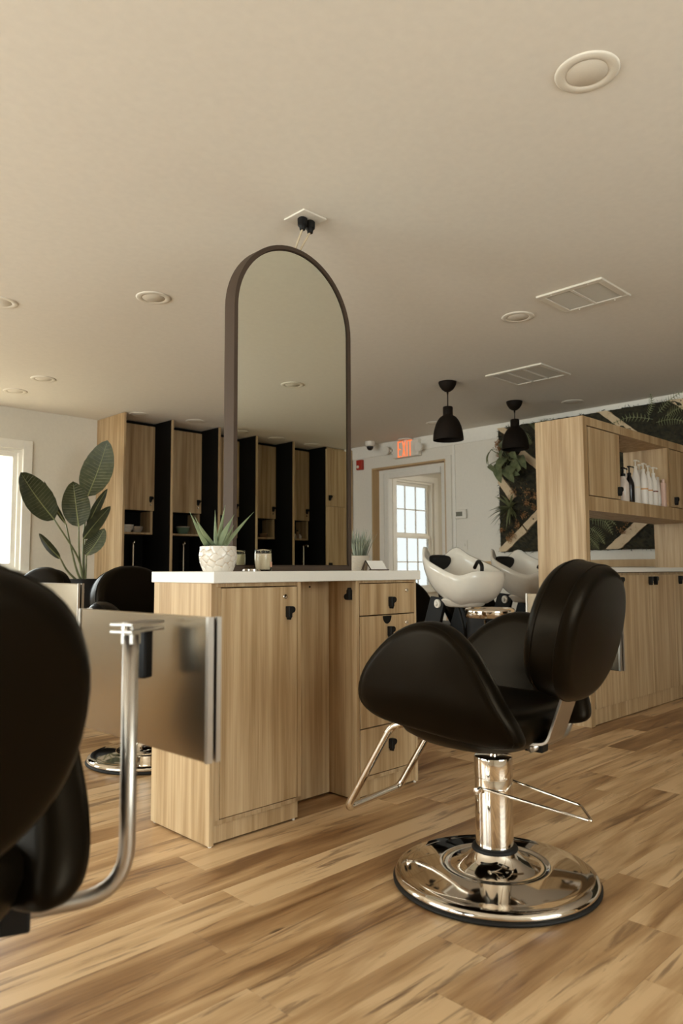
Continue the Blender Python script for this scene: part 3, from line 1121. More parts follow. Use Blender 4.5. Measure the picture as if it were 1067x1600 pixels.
AO = Vector((ap.x, 2.19, CT))
for (bp_, tp_, w, dy, bend) in (((323, 850), (296, 799), 0.0105, 0.0, -0.004), ((333, 850), (304, 807), 0.012, -0.03, -0.008), ((337, 850), (336, 797), 0.008, 0.03, 0.0),
                                ((340, 850), (352, 789), 0.010, 0.05, 0.0), ((341, 850), (366, 804), 0.0145, -0.02, -0.004), ((349, 850), (365.5, 820), 0.011, 0.035, 0.0), ((352, 850), (396.5, 800), 0.0095, -0.01, -0.006)):
    B_ = oy(bp_[0], bp_[1], 2.19) - AO
    T_ = oy(tp_[0], tp_[1], 2.19 + dy) - AO
    B_.z -= 0.006
    blade(B_, T_, w, 0.010, RR, bend).build('leaf', M['aloe'], al, smooth=True)

# candle jar and its lid
jp = oy(411, 888, 2.222)
JR = 0.0335


def jar_candle(name, label, p, r, h, wax_h):
    t = thing(name, label, 'candle', p)
    MB().lathe([(r * 0.9, 0.0), (r, 0.003), (r, h - 0.016), (r * 0.95, h - 0.011), (r * 0.93, h - 0.009), (r * 0.95, h - 0.007), (r * 0.95, h), (r * 0.89, h), (r * 0.89, h - 0.012), (r * 0.95, h - 0.017), (r * 0.95, 0.006), (0, 0.005)], 40).build('jar', M['jar'], t, smooth=True)
    MB().lathe([(0, 0.0065), (r * 0.945, 0.0065), (r * 0.945, wax_h), (r * 0.3, wax_h - 0.001), (0, wax_h - 0.001)], 40).build('wax', M['wax'], t, smooth='auto')
    MB().tube([(0, 0, wax_h - 0.002), (0.001, 0, wax_h + 0.007)], 0.0012, 6).build('wick', M['black'], t)
    return t


cj = jar_candle('candle_jar', 'glass candle jar with cream wax in front of the mirror', (jp.x, 2.222, CT), JR, 0.083, 0.067)
vs, fs = [], []
for i in range(9):
    a = -PI / 4 - 0.25 + i * 0.10 - 0.25
    for z in (0.016, 0.036):
        vs.append((JR * 1.012 * math.cos(a), JR * 1.012 * math.sin(a), z))
for i in range(8):
    fs.append((2 * i, 2 * i + 2, 2 * i + 3, 2 * i + 1))
MB().add(vs, fs).build('label', M['peach'], cj)
lp = oy(393, 889, 2.175)
ld = thing('jar_lid', 'flat silver jar lid lying beside the candle jar', 'lid', (lp.x, 2.175, CT))
MB().lathe([(0.032, 0.0), (0.0335, 0.001), (0.0335, 0.0075), (0.032, 0.009), (0.0, 0.009)], 40).build('cap', M['chrome'], ld, smooth='auto')
MB().lathe([(0.0337, 0.002), (0.0343, 0.003), (0.0337, 0.004)], 40, cap=False).build('rim', M['alu'], ld, smooth=True)

# small grassy plant in ribbed pot
gp = oy(561, 876, 2.44)
gr = thing('grass_plant', 'small grey green grass plant in a ribbed clay pot by the mirror', 'plant', (gp.x, 2.442, CT))
prof = [(0.030, 0.0)]
for k in range(14):
    z = 0.003 + 0.052 * k / 13
    r = 0.031 + 0.011 * (k / 13)
    prof += [(r, z), (r + 0.0018, z + 0.002)]
prof += [(0.0425, 0.058), (0.039, 0.058), (0.038, 0.05)]
MB().lathe(prof, 36).build('pot', M['basket'], gr, smooth='auto')
mb = MB()
for k in range(120):
    a, r0 = random.uniform(0, 2 * PI), random.uniform(0, 0.030)
    ln = random.uniform(0.07, 0.125)
    tilt = random.uniform(0.0, 0.55)
    b0 = Vector((r0 * math.cos(a), r0 * math.sin(a), 0.05))
    dr = Vector((math.cos(a) * math.sin(tilt), math.sin(a) * math.sin(tilt), math.cos(tilt)))
    sd = Vector((-math.sin(a + 0.5), math.cos(a + 0.5), 0)) * 0.0024
    p1 = b0 + dr * ln * 0.55
    p2 = b0 + dr * ln + Vector((math.cos(a), math.sin(a), -0.4)) * 0.016 * tilt
    mb.add([b0 - sd, b0 + sd, p1 + sd * 0.9, p1 - sd * 0.9, p2], [(0, 1, 2, 3), (3, 2, 4)])
tag(mb.build('blades', M['grassy'], gr, fixn=False), kind='stuff')
gr.scale = (1.22, 1.22, 1.22)

# little easel with a white card
ep = oy(578, 889, 2.36)
ea = thing('card_easel', 'small black easel holding a white card at the station end', 'card holder', (ep.x, 2.34, CT))
a0 = oy(560, 889, 2.36).x - ep.x
a1 = oy(566, 876, 2.36)
a2 = oy(575, 889, 2.36).x - ep.x
a3 = oy(601, 888, 2.36).x - ep.x
hz = a1.z - CT
MB().tube([(a0, 0, 0.002), (a1.x - ep.x, 0, hz)], 0.0026, 8).build('leg', M['bronze'], ea)
MB().tube([(a1.x - ep.x, 0, hz), (a2, 0, 0.002)], 0.0026, 8).build('leg', M['bronze'], ea)
MB().tube([(a1.x - ep.x, 0, hz), (a1.x - ep.x + 0.02, 0.035, 0.002)], 0.0026, 8).build('leg', M['bronze'], ea)
MB().box(a2 - 0.004, -0.008, 0.001, a3, 0.010, 0.006).build('ledge', M['bronze'], ea)
MB().add([(a2 + 0.000, 0.001, 0.006), (a3 - 0.004, 0.001, 0.006), (a3 - 0.016, 0.020, 0.046), (a2 - 0.008, 0.020, 0.046),
          (a2 + 0.000, 0.004, 0.006), (a3 - 0.004, 0.004, 0.006), (a3 - 0.016, 0.023, 0.046), (a2 - 0.008, 0.023, 0.046)],
         [(0, 1, 2, 3), (7, 6, 5, 4), (0, 4, 5, 1), (1, 5, 6, 2), (2, 6, 7, 3), (3, 7, 4, 0)]).build('card', M['card'], ea)

# ------------------------------------------------------------------ shelf unit on the right
UX0, UX1, UY0, UY1 = 4.108, 6.38, 2.092, 2.417
un = thing('shelf_divider', 'tall oak shelf divider with open niche over a run of doors', 'shelf unit', (UX0, UY0, 0))


def Un(name, m, x0, y0, z0, x1, y1, z1, bev=0.0012):
    return bx(name, m, un, x0 - UX0, y0 - UY0, z0, x1 - UX0, y1 - UY0, z1, bev)


Un('side_panel', M['oak'], UX0, UY0, 0.0, 4.155, UY1, 1.85)
Un('side_panel', M['oak'], 5.88, UY0, 0.934, 5.925, UY1, 1.278)
Un('side_panel', M['oak'], UX1 - 0.045, UY0, 0.0, UX1, UY1, 1.85)
Un('top_board', M['oak'], 4.155, UY0, 1.797, UX1 - 0.045, UY1, 1.85)
Un('bottom_board', M['oak'], 4.155, UY0, 1.278, UX1 - 0.045, UY1, 1.366)
Un('divider', M['oak'], 4.585, UY0 + 0.02, 1.366, 4.60, UY1, 1.797)
Un('divider', M['oak'], 5.365, UY0, 1.366, 5.40, UY1, 1.797)
Un('divider', M['oak'], 5.86, UY0, 1.366, 5.90, UY1, 1.797)
Un('back_panel', M['oak'], 4.155, UY1 - 0.016, 1.366, 4.585, UY1, 1.797)
Un('back_panel', M['oak'], 5.40, UY1 - 0.016, 1.366, 5.86, UY1, 1.797)


def udoor(x0, z0, x1, z1, hx, hz, flip=False):
    d = Un('door', M['oak'], x0, UY0 - 0.001, z0, x1, UY0 + 0.018, z1)
    handle(d, (hx - (x0 + x1) / 2, -0.0095, hz - z0), scale=1.15, flip=flip)
    return d


q = oy(966, 768, UY0)
udoor(4.172, 1.371, 4.590, 1.790, 4.558, q.z)
q = oy(1054.5, 783, UY0)
udoor(5.408, 1.371, 5.855, 1.790, q.x, q.z)
zh = oy(1018, 907, UY0).z
e = [4.172, oy(970.5, 950, UY0).x + 0.012, oy(1019, 950, UY0).x, oy(1056, 950, UY0).x - 0.004, 5.80, 6.08, 6.333]
hx = [oy(968, 905, UY0).x, oy(1014, 905, UY0).x, oy(1022, 905, UY0).x, None, None, None]
for k in range(6):
    x0, x1 = e[k] + 0.002, e[k + 1] - 0.002
    hh = hx[k] if hx[k] else (x0 + 0.03 if k % 2 else x1 - 0.03)
    if k == 3:
        hh = oy(1060.5, 905, UY0).x
    udoor(x0, 0.098, x1, 0.885, hh, zh)
Un('plinth', M['oak'], 4.155, UY0 + 0.010, 0.004, UX1 - 0.045, UY0 + 0.028, 0.096)
Un('carcass', M['oak_edge'], 4.155, UY0 + 0.022, 0.096, UX1 - 0.045, UY1 - 0.016, 0.90)
Un('back_panel', M['oak'], 4.155, UY1 - 0.016, 0.0, UX1 - 0.045, UY1, 0.90)
Un('countertop', M['quartz'], 4.155, UY0 - 0.008, 0.904, UX1 - 0.045, UY1 + 0.004, 0.934, 0.002)

# bottles in the niche
NB = 1.366


def pump_bottle(label, x, yv, r, h, body, pump, band=None, ph=0.055, group='bottles in the oak niche'):
    t = thing('pump_bottle', label, 'bottle', (x, yv, NB + 0.001), random.uniform(-0.2, 0.2), group)
    MB().lathe([(r * 0.92, 0.0), (r, 0.006), (r, h * 0.62), (r * 0.93, h * 0.72), (r * 0.62, h * 0.85), (r * 0.40, h * 0.95), (r * 0.36, h), (0, h)], 24).build('body', body, t, smooth=True)
    hd = MB().lathe([(r * 0.42, h - 0.004), (r * 0.42, h + 0.012), (r * 0.30, h + 0.014), (r * 0.16, h + 0.016), (r * 0.16, h + ph - 0.01), (r * 0.40, h + ph - 0.008), (r * 0.40, h + ph), (0, h + ph)], 14)
    hd.tube([(0, 0, h + ph - 0.004), (r * 1.3, -r * 0.2, h + ph - 0.004), (r * 1.45, -r * 0.2, h + ph - 0.010)], 0.0045, 8)
    hd.build('pump', pump, t, smooth='auto')
    if band is not None:
        MB().lathe([(r * 1.005, h * 0.44), (r * 1.012, h * 0.445), (r * 1.012, h * 0.475), (r * 1.005, h * 0.48)], 24, cap=False).build('band', band, t)
    return t


def nx(px):
    return oy(px, 770, 2.135).x


pump_bottle('pale pink round bottle with black pump beside the niche door', nx(975), 2.140, 0.038, 0.175, M['bottle_clear'], M['black'], None)
pump_bottle('black bottle with long black pump behind the pale pink bottle', nx(985.5), 2.142, 0.031, 0.19, M['bottle_black'], M['black'], None, 0.06)
for px, yv, h, bd, lab in ((978, 2.30, 0.225, None, 'tall white pump bottle at the back of the niche behind the black pumps'),
                           (994, 2.165, 0.255, M['wax'], 'tallest white pump bottle next to the black bottle'),
                           (1000, 2.225, 0.25, None, 'white pump bottle standing behind the tallest white one'),
                           (1006, 2.135, 0.235, M['amber'], 'white pump bottle with the first amber band from the left'),
                           (1013.5, 2.135, 0.225, M['amber'], 'white pump bottle in the middle with an orange brown band'),
                           (1021.5, 2.135, 0.222, M['brown'], 'white pump bottle with a dark brown band')):
    pump_bottle(lab, oy(px, 770, yv).x, yv, 0.029, h, M['bottle_white'], M['white_plastic'], bd)
for px, yv, h, w, mt, lab in ((1028.5, 2.137, 0.215, 0.018, M['bottle_white'], 'plain white squeeze tube standing beside the pump bottles'),
                              (1033, 2.185, 0.205, 0.015, M['bottle_clear'], 'narrow pale tube between the white tube and pink one')):
    t = thing('squeeze_tube', lab, 'bottle', (min(oy(px, 770, yv).x, 5.305), yv, NB + 0.001), 0, 'bottles in the oak niche')
    MB().lathe([(w * 0.8, 0), (w * 0.8, 0.022)], 20).build('cap', M['white_plastic'], t, smooth='auto')
    secs = [(0.022, w, w), (0.06, w * 1.05, w * 0.95), (h * 0.7, w * 1.15, w * 0.5), (h, w * 1.25, 0.003)]
    vs, fs = [], []
    for z, a, b in secs:
        vs += [(a * math.cos(2 * PI * k / 20), b * math.sin(2 * PI * k / 20), z) for k in range(20)]
    for i in range(len(secs) - 1):
        fs += [(i * 20 + k, i * 20 + (k + 1) % 20, i * 20 + 20 + (k + 1) % 20, i * 20 + 20 + k) for k in range(20)]
    fs.append(tuple(60 + k for k in range(20)))
    MB().add(vs, fs).build('body', mt, t, smooth=True)
t = thing('pink_bottle', 'flat pink bottle at the end of the row against the divider', 'bottle', (5.341, 2.118, NB + 0.001), 0, 'bottles in the oak niche')
bx('body', M['bottle_pink'], t, -0.018, -0.014, 0, 0.018, 0.014, 0.175, 0.005)
MB().lathe([(0.010, 0.175), (0.010, 0.197), (0.008, 0.20)], 14).build('cap', M['bottle_pink'], t, smooth='auto')

# ------------------------------------------------------------------ cabinet rows (one along the left wall, one on the back wall seen in the mirror)
def bay(x0, x1, yw, s, label, group, first=False):
    """one bay: divider panel on its left, recessed upper cupboard with door, open cubby, black backing, counter and base"""
    D = 0.55
    t = thing('cabinet_bay', label, 'cabinet', (x0, yw, 0), 0, group)
    w = x1 - x0
    Y = lambda d: s * d

    def P(name, m, a, d0, z0, b, d1, z1, bev=0.001, par=t):
        return bx(name, m, par, a, min(Y(d0), Y(d1)), z0, b, max(Y(d0), Y(d1)), z1, bev)
    th = 0.024
    top = CH - 0.004
    if first:
        P('side_panel', M['oak'], 0, 0.001, 0, th, D, top)
    else:
        P('side_panel', M['black_board'], 0, 0.001, 0, th, D - 0.012, top)
        P('edging', M['oak_edge'], 0, D - 0.012, 0, th, D, top)
    ud = 0.235
    P('upper_carcass', M['black_board'], th, 0.001, 1.53, w, ud - 0.02, top)
    d = P('door', M['oak'], th + 0.003, ud - 0.02, 1.535, w - 0.003, ud, 2.405)
    handle(d, (w / 2 - th / 2 - 0.045, s * 0.010, 0.115), s, 1.25)
    lock(d, (w / 2 - th / 2 - 0.045, s * 0.010, 0.06), s)
    # cubby
    P('cubby_back', M['black_board'], th, 0.001, 1.295, w, 0.02, 1.53)
    P('cubby_shelf', M['oak_edge'], th, 0.02, 1.292, w - 0.012, ud - 0.01, 1.312)
    P('cubby_side', M['oak_edge'], w - 0.035, 0.02, 1.312, w - 0.012, ud - 0.01, 1.53)
    P('back_panel', M['black_board'], th, 0.001, 0.90, w, 0.012, 1.295)
    P('countertop', M['black_board'], th, 0.001, 0.87, w, D - 0.015, 0.90)
    P('base_cabinet', M['black_board'], th, 0.001, 0.0, w, D - 0.03, 0.87)
    return t


R1 = [3.383, 3.905, 4.476, 5.02, 5.565, 6.10]
labs1 = ['first oak and black cabinet bay beside the tall leafy plant, two bowls in cubby',
         'second cabinet bay from the leafy plant, green bowl in its cubby',
         'third cabinet bay from the leafy plant, mostly hidden behind the mirror frame',
         'fourth cabinet bay along the left wall, hidden behind the mirror',
         'fifth cabinet bay along the left wall, next to the tall oak cupboard']
for k in range(5):
    bay(R1[k], R1[k + 1], YL, -1, labs1[k], 'cabinet bays of the left wall', k == 0)
R2 = [3.97, 4.515, 5.06, 5.605, 6.145]
labs2 = ['bay at the end of the back wall cabinets, out of the mirror view',
         'back wall cabinet bay reflected at the very edge of the arched mirror',
         'back wall cabinet bay reflected in the mirror, small brown bowl in its cubby',
         'back wall cabinet bay reflected in the mirror, little bottles in its cubby']
for k in range(4):
    bay(R2[k], R2[k + 1], YB, 1, labs2[k], 'cabinet bays of the back wall', k == 0)


def tall_unit(x0, x1, yw, s, label):
    t = thing('tall_cupboard', label, 'cabinet', (x0, yw, 0))
    D = 0.55
    w = x1 - x0
    seam = 1.62 + 0.085

    def P(name, m, a, d0, z0, b, d1, z1):
        return bx(name, m, t, a, min(s * d0, s * d1), z0, b, max(s * d0, s * d1), z1, 0.001)
    P('side_panel', M['black_board'], 0, 0.001, 0, 0.02, D - 0.02, CH - 0.004)
    P('carcass', M['oak_edge'], 0.02, 0.001, 0, w, D - 0.03, CH - 0.004)
    for (a, b, hz) in ((0.1, seam - 0.003, 0.98), (seam, CH - 0.03, seam + 0.10)):
        dd = P('door', M['oak'], 0.002, D - 0.02, a, w - 0.003, D, b)
        handle(dd, (-w / 2 + 0.05, s * 0.010, hz - a), s, 1.35)
    return t


tall_unit(R1[-1], XE - 0.01, YL, -1, 'tall oak cupboard in the corner beside the red fire alarm')
tall_unit(R2[-1], XE - 0.01, YB, 1, 'tall oak cupboard seen in the mirror, two black handles')


def bowl(label, x, yv, r, h, m, band=None, z=1.313):
    t = thing('bowl', label, 'bowl', (x, yv, z))
    MB().lathe([(r * 0.55, 0.0), (r * 0.6, 0.004), (r * 0.9, h * 0.45), (r, h), (r * 0.94, h), (r * 0.84, h * 0.5), (r * 0.5, 0.008), (0, 0.008)], 32).build('body', m, t, smooth='auto')
    if band:
        MB().lathe([(r * 0.99, h * 0.86), (r * 1.03, h * 0.92), (r * 1.02, h * 1.01), (r * 0.95, h * 1.01)], 32, cap=False).build('rim', band, t, smooth=True)
    return t


yb1 = YL - 0.13
b1 = bowl('pale bowl with dark dotted rows at the cubby edge', oy(197, 823, yb1).x, yb1, 0.075, 0.075, M['ceramic'])
mb = MB()
for rz in range(4):
    for k in range(34):
        a = 2 * PI * (k + 0.5 * (rz % 2)) / 34
        hh = 0.018 + 0.014 * rz
        rr = 0.075 * np.interp(hh, [0.004, 0.0338, 0.075], [0.6, 0.9, 1.0]) + 0.0008
        mb.add([(rr * math.cos(a + da), rr * math.sin(a + da), hh + dz) for da, dz in ((-0.05, 0), (0, -0.005), (0.05, 0), (0, 0.005))], [(0, 1, 2, 3)])
tag(mb.build('dots', M['black'], b1, fixn=False), kind='stuff')
bowl('plain pale grey bowl beside the dotted bowl in the first cubby', oy(214, 823, yb1).x, yb1, 0.058, 0.062, M['pale_glaze'])
bowl('green glazed bowl with a pale rim in the second cubby', oy(285.5, 824, yb1).x, yb1, 0.075, 0.080, M['green_glaze'], M['pale_glaze'])
# mirrored positions for the row behind the camera
YM = 2.305
yv = YB + 0.13
vY = 2 * YM - yv
bowl('small brown bowl reflected in the mirror inside an open cubby', oy(411, 830, vY).x, yv, 0.055, 0.05, M['brown_glaze'])
for px, h, m_, lab in ((460, 0.075, 'pale_glaze', 'tiny pale bottle reflected in the mirror cubby, nearest the divider'), (464.5, 0.11, 'brown_glaze', 'tallest tiny bottle reflected in the mirror cubby'), (468, 0.07, 'bottle_clear', 'tiny pinkish bottle reflected in the mirror cubby beside its oak side')):
    t = thing('small_bottle', lab, 'bottle', (oy(px, 830, vY).x, yv, 1.313), 0, 'little bottles in a back wall cubby')
    MB().lathe([(0.022, 0), (0.024, 0.004), (0.024, h * 0.55), (0.012, h * 0.75), (0.010, h * 0.85)], 18).build('body', M[m_], t, smooth='auto')
    MB().lathe([(0.012, h * 0.85), (0.012, h), (0.0, h)], 14).build('cap', M['bottle_black'], t, smooth='auto')


def faucet(label, x, yv, s):
    t = thing('tall_faucet', label, 'faucet', (x, yv, 0.901), 0 if s < 0 else PI, 'faucets in the cabinet bays')
    MB().lathe([(0.026, 0), (0.026, 0.008), (0.016, 0.014), (0.0145, 0.02), (0.0145, 0.30), (0.012, 0.31)], 20).build('post', M['chrome'], t, smooth='auto')
    MB().tube(round_path([(0, 0, 0.295), (0, 0, 0.325), (-0.02, -0.06, 0.325), (-0.02, -0.06, 0.295)], 0.015), 0.009, 12).build('spout', M['chrome'], t, smooth=True)
    MB().tube([(-0.055, 0, 0.12), (0.055, 0, 0.12)], 0.005, 8).build('lever', M['chrome'], t, smooth='auto')
    return t


yf = YL - 0.12
faucet('tall chrome faucet against the black back of the first cabinet bay', oy(208, 860, yf).x, yf, -1)
faucet('tall chrome faucet against the black back of the second cabinet bay', oy(286.5, 860, yf).x, yf, -1)
yv = YB + 0.33
faucet('chrome faucet reflected low in the arched mirror', oy(474, 875, 2 * YM - yv).x - 0.0, yv, 1)

# ------------------------------------------------------------------ bird of paradise plant
def leaf(base, tip, w, nrm, droop=0.0, fold=0.25, n=18, shape=0.85, split=0):
    """broad leaf with ribbed blade: midrib from base to tip; returns blade and rib builders"""
    base, tip = Vector(base), Vector(tip)
    ax = tip - base
    nrm = Vector(nrm)
    nrm = (nrm - ax.normalized() * nrm.dot(ax.normalized())).normalized()
    sd = ax.normalized().cross(nrm)
    vs, fs, rib = [], [], []
    cols = (-1, -0.66, -0.33, 0, 0.33, 0.66, 1)
    for i in range(n + 1):
        t = i / n
        c = base + ax * t + nrm * (droop * math.sin(t * PI)) * ax.length
        ww = w * (math.sin(PI * t ** shape) ** 0.62) if 0 < t < 1 else 0.001
        rib.append(c)
        for k in cols:
            wob = 0.035 * w * math.sin(i * 2.4 + abs(k) * 3) * abs(k)
            vs.append(c + sd * k * ww + nrm * (fold * abs(k) * ww + wob))
    m = len(cols)
    for i in range(n):
        for k in range(m - 1):
            fs.append((i * m + k, i * m + k + 1, (i + 1) * m + k + 1, (i + 1) * m + k))
    return MB().add(vs, fs), rib


PY = 6.22
pp = oy(131, 960, PY)
bop = thing('bird_of_paradise_plant', 'tall bird of paradise plant with broad ribbed leaves beside the cabinets', 'plant', (pp.x, PY, 0))
PO = Vector((pp.x, PY, 0))
MB().lathe([(0.12, 0.0), (0.125, 0.01), (0.16, 0.80), (0.165, 0.855), (0.15, 0.855), (0.145, 0.80), (0, 0.80)], 40).build('pot', M['black'], bop, smooth='auto')
MB().lathe([(0, 0.801), (0.144, 0.802), (0.144, 0.79)], 32).build('soil', M['soil'], bop)
CDIR = -Vector((pp.x, PY, 0)).normalized()
LV = [  # base px, tip px, half width px, depth of base, depth of tip, normal twist, stem via
    ((85, 812), (32, 738), 21, -0.15, -0.25, 0.3, (122, 872)),
    ((136.6, 776), (168, 688), 23, 0.05, 0.02, -0.3, (130, 850)),
    ((123, 823), (114, 752), 19.5, -0.12, -0.2, 0.0, (124, 870)),
    ((136, 825), (167.7, 763.6), 7, 0.0, 0.03, 1.0, (131, 870)),
    ((130, 842), (172.7, 791), 10, -0.06, 0.0, 0.8, (130, 880)),
    ((135, 868), (163, 826), 14, -0.08, -0.03, -0.5, (134, 895)),
    ((94.5, 873), (60.7, 833.5), 6.5, -0.1, -0.2, 0.9, (106, 893)),
    ((103, 819), (69, 752), 4.5, -0.10, -0.2, 1.2, (118, 885)),
]
for (bpx, tpx, hw, db, dt, tw, via) in LV:
    B_ = oy(bpx[0], bpx[1], PY + db) - PO
    T_ = oy(tpx[0], tpx[1], PY + dt) - PO
    V_ = oy(via[0], via[1], PY + db * 0.4) - PO
    mpp = B_.length * 0 + (B_ + PO - Vector((0, 0, EYE))).length / FPX
    nr = CDIR + RR * tw * 0.8 + Vector((0, 0, 0.25))
    lf, rib = leaf(B_, T_, hw * mpp * 1.02, nr, droop=-0.06, fold=0.18)
    lo = lf.build('leaf', M['bop'], bop, smooth=True, fixn=False)
    MB().tube(rib[:-1], [0.006 * (1 - 0.8 * i / len(rib)) for i in range(len(rib) - 1)], 6).build('midrib', M['bop_rib'], lo)
    st0 = Vector((V_.x * 0.15, V_.y * 0.15, 0.80))
    pth = smooth_open([st0, V_ * 0.75 + Vector((0, 0, V_.z * 0.25)) if False else V_, B_], 6)
    MB().tube(pth, [0.0115 - 0.006 * i / len(pth) for i in range(len(pth))], 8).build('stalk', M['stem'], bop, smooth=True)
    # side ribs, real relief
    rb = MB()
    nn = len(rib)
    N7 = 7
    for i in range(1, nn - 2):
        for sgn in (0, 6):
            mid = lf.v[i * N7 + 3]
            edge = Vector(lf.v[min(i + 1, nn - 1) * N7 + sgn])
            q1 = Vector(mid) + (edge - Vector(mid)) * 0.5
            w_ = 0.0022
            up = Vector((0, 0, w_))
            off_ = CDIR * 0.003
            rb.add([Vector(mid) + off_ - up, Vector(mid) + off_ + up, edge + off_ + up * 0.5, edge + off_ - up * 0.5], [(0, 1, 2, 3)])
    if hw > 12:
        tag(rb.build('veins', M['vein'], lo, fixn=False), kind='stuff')

# ------------------------------------------------------------------ exit wall fittings
def on_exit(px, py, d=0.0):
    return ox(px, py, XE - d)


# EXIT sign with two lamp heads
q = on_exit(632, 701, 0.08)
ex = thing('exit_sign', 'white emergency sign with orange EXIT letters and two lamp heads', 'exit sign', (XE - 0.001, q.y, q.z))
w2 = (on_exit(612, 700, 0.08).y - on_exit(652, 700, 0.08).y) / 2
h2 = 0.098
MB().box(-0.075, -w2, -h2, -0.001, w2, h2).build('housing', M['white_plastic'], ex, bevel=0.014, seg=3)
mb = MB()
LHh, LW, SWd, GAP = 0.093, 0.052, 0.0120, 0.0150     # half height, letter width, stroke, gap


def stroke(u0, v0, u1, v1, w=SWd):
    a = Vector((u0, v0))
    b = Vector((u1, v1))
    d_ = (b - a).normalized()
    n_ = Vector((-d_.y, d_.x)) * w / 2
    mb.prism([tuple(a - n_), tuple(b - n_), tuple(b + n_), tuple(a + n_)], lambda u, v, t: (t, -u, v), -0.079, -0.0752)


u = -(LW * 3 + SWd + GAP * 3) / 2
hs = SWd / 2
stroke(u + hs, -LHh, u + hs, LHh)
for v in (-LHh + hs, 0, LHh - hs):
    stroke(u + SWd, v, u + LW - (0.006 if v == 0 else 0), v)
u += LW + GAP
stroke(u + hs, -LHh, u + LW - hs, LHh, SWd * 0.95)
stroke(u + hs, LHh, u + LW - hs, -LHh, SWd * 0.95)
u += LW + GAP
stroke(u + hs, -LHh, u + hs, LHh)
u += SWd + GAP
stroke(u, LHh - hs, u + LW, LHh - hs)
stroke(u + LW / 2, -LHh, u + LW / 2, LHh - SWd)
mb.build('lettering', M['orange'], ex)
for (px, py, dd) in ((604, 704.5, 0.07), (655, 699, 0.10)):
    c = on_exit(px, py, dd)
    l = Vector((XE - dd - XE, c.y - q.y, c.z - q.z))
    mb = MB().lathe([(0.0, 0.0), (0.03, 0.0), (0.05, 0.03), (0.052, 0.05), (0.047, 0.055), (0.0, 0.05)], 24)
    mb.v = [(-z + 0.03, x, y) for x, y, z in mb.v]
    lh = mb.build('lamp_head', M['white_plastic'], ex, smooth='auto', loc=l)
    MB().tube([(0.02, 0, 0), (0.03, (0.07 if l.y < 0 else -0.07) * 0.9, 0.0)], 0.014, 10).build('arm', M['white_plastic'], lh, smooth='auto')
c = on_exit(630, 681, 0.05)
MB().lathe([(0.09, 0.0), (0.09, 0.012), (0.07, 0.02)], 24).build('canopy', M['white_plastic'], ex, smooth='auto', loc=(-0.06, 0, CH - q.z - 0.022))
MB().lathe([(0.03, 0.0), (0.03, CH - q.z - 0.02 - h2 + 0.02)], 16).build('neck', M['white_plastic'], ex, loc=(-0.05, 0, h2 - 0.02))

# fire alarm
q = on_exit(564.5, 727)
fa = thing('fire_alarm', 'red fire alarm box with a small white strobe on the exit wall', 'alarm', (XE - 0.001, q.y, q.z))
MB().box(-0.045, -0.048, -0.062, -0.001, 0.048, 0.062).build('housing', M['red'], fa, bevel=0.008)
mb = MB().lathe([(0.0, 0.0), (0.019, 0.0), (0.017, 0.010), (0.009, 0.016), (0, 0.018)], 20)
mb.v = [(-z - 0.044, x + 0.014, y - 0.024) for x, y, z in mb.v]
mb.build('strobe', M['white_plastic'], fa, smooth='auto')
# dome camera
q = oz(578, 689, CH)
q = Vector((6.30, q.y * 6.30 / q.x, CH))
dc = thing('dome_camera', 'white ceiling dome camera with a black lens bubble', 'camera', (q.x, q.y, CH))
MB().lathe([(0.060, 0.0), (0.062, -0.03), (0.055, -0.052), (0.045, -0.058), (0, -0.058)], 32).build('housing', M['white_plastic'], dc, smooth='auto')
MB().lathe([(0.040, -0.055), (0.040, -0.07), (0.034, -0.088), (0.018, -0.102), (0, -0.105)], 28).build('lens_bubble', M['bottle_black'], dc, smooth=True)
# thermostat and switch
q = on_exit(721.5, 803.5)
th = thing('thermostat', 'white thermostat with a grey display on the exit wall', 'thermostat', (XE - 0.001, q.y, q.z))
MB().box(-0.03, -0.075, -0.05, -0.001, 0.075, 0.05).build('housing', M['white_plastic'], th, bevel=0.008)
MB().box(-0.0315, -0.028, -0.022, -0.0295, 0.055, 0.026).build('display', M['lcd'], th)
q = on_exit(726.5, 852)
sw = thing('light_switch', 'small white light switch on the exit wall above the shampoo bowl', 'switch', (XE - 0.001, q.y, q.z))
MB().box(-0.007, -0.035, -0.055, -0.001, 0.035, 0.055).build('plate', M['white_wall'], sw, bevel=0.002)
MB().box(-0.017, -0.006, -0.012, -0.007, 0.006, 0.016).build('toggle', M['trim'], sw, bevel=0.002)

# ------------------------------------------------------------------ moss wall
XM = XE - 0.05
m_l = ox(779, 760, XM).y
m_t = ox(779, 669, XM).z
m_b = ox(900, 860, XM).z
m_r = -0.6
mw = thing('living_moss_panel', 'dark green moss wall panel with slanted birch boards on the exit wall', 'wall art', (XE - 0.001, (m_l + m_r) / 2, m_b))
cyy = (m_l + m_r) / 2
NYM, NZM = 190, 64
vs, fs = [], []
hmap = rng.random((NYM + 1, NZM + 1))
for i in range(NYM + 1):
    for k in range(NZM + 1):
        yv = m_r + (m_l - m_r) * i / NYM
        zv = m_b + (m_t - m_b) * k / NZM
        edge = min(i, NYM - i, k, NZM - k)
        bulge = 0.018 * math.sin(yv * 9 + 2 * math.sin(zv * 7)) * math.sin(zv * 11 + yv * 3) + 0.022 * hmap[i, k]
        jx = (0.010 * (hmap[i, (k * 7) % NZM] - 0.5) if edge == 0 else 0)
        vs.append((-0.035 - max(0, bulge) * (1 if edge > 0 else 0.2), yv - cyy + jx, zv - m_b + jx))
for i in range(NYM):
    for k in range(NZM):
        a = i * (NZM + 1) + k
        fs.append((a, a + NZM + 1, a + NZM + 2, a + 1))
